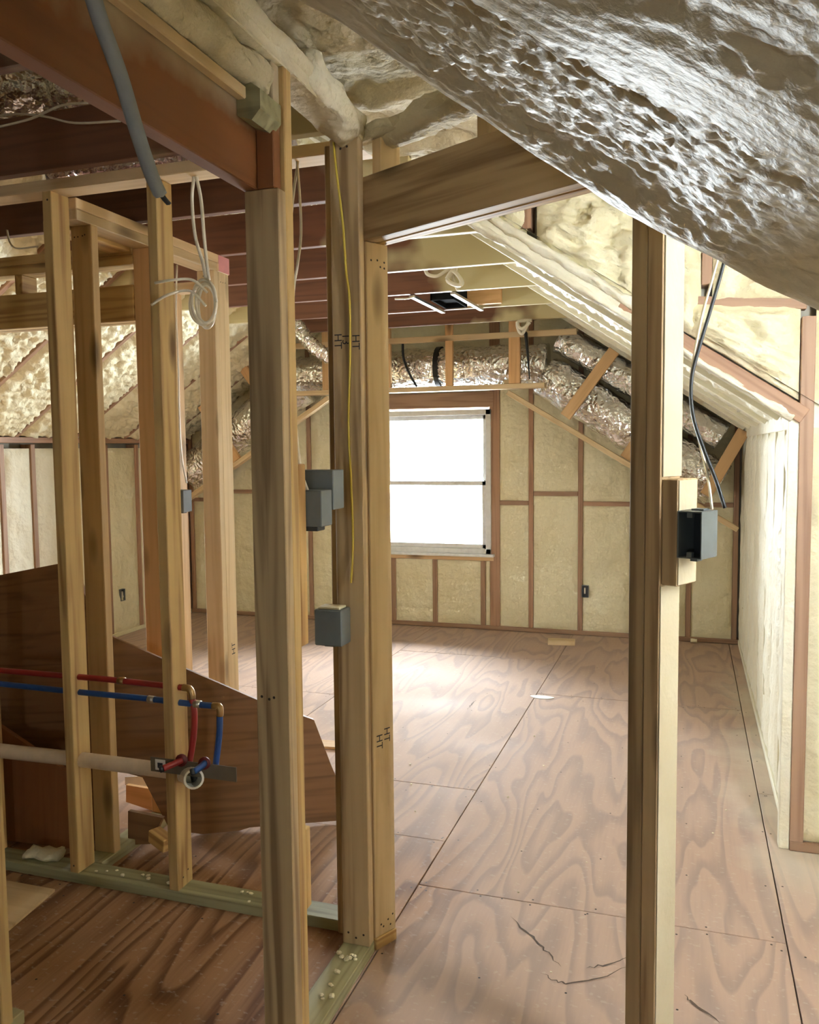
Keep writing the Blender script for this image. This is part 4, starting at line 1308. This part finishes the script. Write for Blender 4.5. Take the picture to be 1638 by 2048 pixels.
box('box_shell', -2.306, -2.235, 3.38, 3.45, 1.275, 1.378, 'box_blue', e, bev=0.002)
box('nail_lug', -2.28, -2.25, 3.40, 3.43, 1.269, 1.275, 'box_dark', e, bev=0.001)


def outlet(label, M, rim='box_blue', back='box_dark'):
    e = empty('wall_outlet', tuple(M.translation)); tag(e, label, 'electrical box', 'wall outlet boxes')

    def P(n, x0, x1, y0, y1, z0, z1, mt):
        return link(n, box_mesh(n, x1 - x0, y1 - y0, z1 - z0, .001), mt, e, M @ Matrix.Translation(((x0 + x1) / 2, (y0 + y1) / 2, (z0 + z1) / 2)))
    P('rim', -.028, -.024, -.012, .02, -.05, .05, rim); P('rim', .024, .028, -.012, .02, -.05, .05, rim)
    P('rim', -.024, .024, -.012, .02, .046, .05, rim); P('rim', -.024, .024, -.012, .02, -.05, -.046, rim)
    P('back', -.024, .024, 0.004, .008, -.046, .046, back)
    P('wire', -.008, .004, -.008, .004, -.02, .03, 'cable_white')


outlet('small dark outlet box in the far wall right of the window', Matrix.Translation((-0.808, YF - 0.02, 0.372)))
outlet('outlet box in the right knee wall nearer the doorway', Matrix.Translation((XR + 0.004, 4.633, 0.33)) @ Matrix.Rotation(math.radians(-90), 4, 'Z'), 'foam_white', 'foam_thin')
outlet('outlet box in the right knee wall near the far corner', Matrix.Translation((XR + 0.004, 6.5, 0.33)) @ Matrix.Rotation(math.radians(-90), 4, 'Z'), 'foam_white', 'foam_thin')
outlet('outlet box in the left knee wall behind the closet', Matrix.Translation((XL + 0.02, 5.93, 0.35)) @ Matrix.Rotation(math.radians(90), 4, 'Z'))

# ------------------------------------------------------------------ cables





def cable(name, label, pts, r, mat, cat='cable', group=None, flat=0.6):
    o = tube(name, pts, r, mat, None, seg=6, n=6, flat=flat)
    tag(o, label, cat, group)
    return o


# right door post: white and black cables into the box
cable('cable', 'white cable hanging beside the right door post', [px(1440, 500, 2.02), px(1424, 560, 2.02), px(1402, 640, 2.02), px(1384, 740, 2.02), px(1382, 800, 2.02), px(1398, 880, 2.02), px(1415, 950, 1.99), px(1424, 1018, 1.97)], 0.006, 'cable_white')
cable('cable', 'black cable hanging beside the right door post', [px(1452, 510, 2.02), px(1430, 590, 2.02), px(1400, 690, 2.02), px(1383, 760, 2.01), px(1386, 830, 2.0), px(1408, 900, 1.99), px(1432, 960, 1.98), px(1450, 1016, 1.97)], 0.0075, 'cable_black')
# yellow cable down the grey corner stud
cable('cable', 'yellow cable stapled down the grey corner stud', [px(667, 285, 2.29), px(675, 360, 2.285), px(686, 450, 2.29), px(692, 540, 2.29), px(699, 600, 2.292), px(700, 720, 2.295), px(697, 850, 2.296), px(702, 960, 2.296), px(706, 1080, 2.295), px(702, 1166, 2.28)], 0.0052, 'cable_yellow')
# cables behind doubled studs
cable('cable', 'white cable looping down behind the doubled studs, left strand', [px(596, 322, 2.44), px(588, 380, 2.44), px(583, 430, 2.43), px(580, 500, 2.4)], 0.006, 'cable_white')
cable('cable', 'white cable looping down behind the doubled studs, right strand', [px(594, 322, 2.44), px(600, 400, 2.44), px(602, 470, 2.42), px(595, 530, 2.35), px(586, 600, 2.1), px(588, 800, 1.93), px(600, 930, 1.92), px(616, 984, 1.95)], 0.006, 'cable_white')
# hanging coil left of the corner post
cl = empty('cable_coil', tuple(px(408, 580, 2.47))); tag(cl, 'bundle of white cable hanging in a coil from the partition top plate', 'cable')
tube('cable_lead', [px(388, 350, 2.455), px(384, 400, 2.455), px(390, 470, 2.456), px(404, 520, 2.46), px(412, 560, 2.465)], 0.0055, 'cable_white', cl, seg=6)
tube('cable_lead', [px(392, 350, 2.455), px(402, 400, 2.455), px(408, 470, 2.456), px(413, 520, 2.46), px(418, 560, 2.465)], 0.0055, 'cable_white', cl, seg=6)
for k, (rx, rz, dxx) in enumerate(((24, 44, 0), (20, 40, 4), (26, 40, -2), (17, 44, 6))):
    loop = [px(408 + dxx + rx * math.cos(a), 603 + rz * math.sin(a) + 3 * k, 2.465 + 0.012 * k + 0.015 * math.sin(2 * a + k)) for a in [i * math.pi / 6 for i in range(13)]]
    tube('cable_loop', loop, 0.0055, 'cable_white', cl, seg=6, n=4)
tube('cable_end', [px(310, 566, 2.40), px(345, 560, 2.40), px(385, 560, 2.44), px(415, 585, 2.46)], 0.0045, 'cable_white', cl, seg=6)
tube('cable_end', [px(303, 610, 2.40), px(335, 590, 2.40), px(380, 582, 2.44), px(412, 612, 2.46)], 0.0045, 'cable_white', cl, seg=6)
# cable down to the closet box
cable('cable', 'white cable running down the closet jamb to its grey box', [px(354, 530, 3.42), px(352, 620, 3.42), px(356, 720, 3.425), px(359, 850, 3.43), px(364, 920, 3.42), px(373, 966, 3.41)], 0.006, 'cable_white')
# loops on the far joists
c3 = empty('cable_coil', tuple(px(905, 560, 4.87))); tag(c3, 'tangle of white cable hanging on the joist above the vent rails', 'cable')
tube('cable_loop', [px(850, 538, 4.85), px(856, 549, 4.84), px(874, 552, 4.84), px(892, 542, 4.84), px(905, 537, 4.85), px(912, 540, 4.84), px(900, 552, 4.83), px(895, 562, 4.83), px(915, 571, 4.83), px(925, 565, 4.83), px(912, 545, 4.84), px(905, 540, 4.84), px(908, 560, 4.85), px(916, 580, 4.87)], 0.011, 'cable_white', c3, seg=6, n=6)
tube('cable_loop', [px(893, 558, 4.82), px(903, 543, 4.82), px(913, 548, 4.82), px(922, 562, 4.82), px(918, 570, 4.82), px(903, 566, 4.82), px(893, 558, 4.82)], 0.011, 'cable_white', c3, seg=6, n=6)
c4 = empty('cable_coil', tuple(px(1045, 655, 6.15))); tag(c4, 'small white cable loop on the last joist above the duct corner', 'cable')
tube('cable_loop', [px(1064, 641, 6.14), px(1048, 641, 6.13), px(1035, 645, 6.12), px(1037, 660, 6.12), px(1044, 667, 6.12), px(1052, 655, 6.12), px(1058, 643, 6.13)], 0.013, 'cable_white', c4, seg=6, n=6)
tube('cable_loop', [px(1034, 643, 6.1), px(1038, 654, 6.1), px(1046, 657, 6.1), px(1060, 645, 6.12)], 0.012, 'cable_white', c4, seg=6, n=6)
cable('cable', 'thin cable along the joist left of the vent box', [px(790, 598, 4.86), px(815, 597, 4.86), px(830, 592, 4.87)], 0.008, 'cable_white')
cable('cable', 'white cable sagging under the brown beam at the upper left, upper strand', [px(-20, 258, 2.28), px(60, 238, 2.28), px(120, 212, 2.27), px(175, 205, 2.26)], 0.0055, 'cable_white')
cable('cable', 'white cable sagging under the brown beam at the upper left, lower strand', [px(-20, 236, 2.29), px(30, 228, 2.29), px(90, 233, 2.28), px(150, 246, 2.28), px(240, 242, 2.27)], 0.0055, 'cable_white')
cable('cable', 'thin cable hooked over the foil duct at far left', [px(14, 460, 2.85), px(20, 485, 2.85), px(35, 497, 2.85), px(75, 493, 2.85)], 0.0055, 'cable_white')
hs = cable('hose', 'dusty blue-grey hose hanging down in front of the brown beam', [pxX(x_, y_, X_) for x_, y_, X_ in ((120, -330, -.74), (146, -190, -.77), (172, -60, -.80), (200, 40, -.82), (240, 150, -.84), (276, 270, -.86), (303, 350, -.87), (320, 388, -.875))], 0.0125, 'hose_blue', 'hose', None, 0.9)
hs2 = cable('hose_nozzle', 'dark tip at the lower end of the hanging hose', [pxX(320, 386, -.875), pxX(329, 398, -.876), pxX(337, 407, -.877)], 0.006, 'box_dark', 'hose')

# ------------------------------------------------------------------ foam crumbs


def crumb(x, y, z, r, label, group):
    bm = bmesh.new(); bmesh.ops.create_icosphere(bm, subdivisions=1, radius=r)
    sd = random.uniform(0, 99)
    for v in bm.verts:
        k = 1 + 0.5 * noise.noise(v.co * (1.5 / r) + Vector((sd, 0, 0)))
        v.co = Vector((v.co.x * k * 1.2, v.co.y * k, v.co.z * k * 0.6))
    zmin = min(v.co.z for v in bm.verts)
    me = bpy.data.meshes.new('foam_crumb'); bm.to_mesh(me); bm.free()
    o = link('foam_crumb', me, 'crumb', None, Matrix.Translation((x, y, z - zmin)))
    tag(o, label, 'foam crumb', group)


L1_ = 'small pale foam crumb on the greenish plate under the pipe studs'
for k in range(26):
    xx = random.choice([random.uniform(-2.07, -1.72), random.uniform(-1.45, -1.05), random.uniform(-1.35, -1.15)])
    crumb(xx, random.uniform(PA0 + .012, PA1 - .012), 0.038, random.uniform(0.004, 0.010), L1_, 'foam crumbs on the partition plate')
L2_ = 'small pale foam crumb on the greenish plate at the foot of the grey corner stud'
for k in range(13):
    crumb(random.uniform(HX0 + .012, HX1 - .012), random.uniform(2.03, 2.285), 0.038, random.uniform(0.005, 0.012), L2_, 'foam crumbs on the hall plate')
L3_ = 'tiny foam crumb scattered on the plywood floor'
for k in range(22):
    crumb(*random.choice([(random.uniform(-1.6, -0.95), random.uniform(2.6, 3.2)), (random.uniform(-0.85, 0.3), random.uniform(2.1, 4.5)), (random.uniform(-1.6, -1.1), random.uniform(3.2, 4.2))]), 0.0, random.uniform(0.002, 0.005), L3_, 'foam crumbs on the floor')
V = []
o = lumpy_bar('foam_chunk', (-2.35, PA0 + .05, 0.055), (-2.22, PA0 + .07, 0.055), 0.075, 0.035, 'crumb', None, 0.02, freq=25)
tag(o, 'torn pale foam chunk on the greenish plate at far left', 'foam chunk')
for x in (-1.6, -0.5):
    pass
o = lumpy_bar('foam_chunk', (0.02, YF - .06, 0.02), (0.07, YF - .06, 0.02), 0.04, 0.03, 'crumb', None, 0.01, freq=25)
tag(o, 'little foam chunk at the foot of the far wall near the right corner', 'foam chunk')
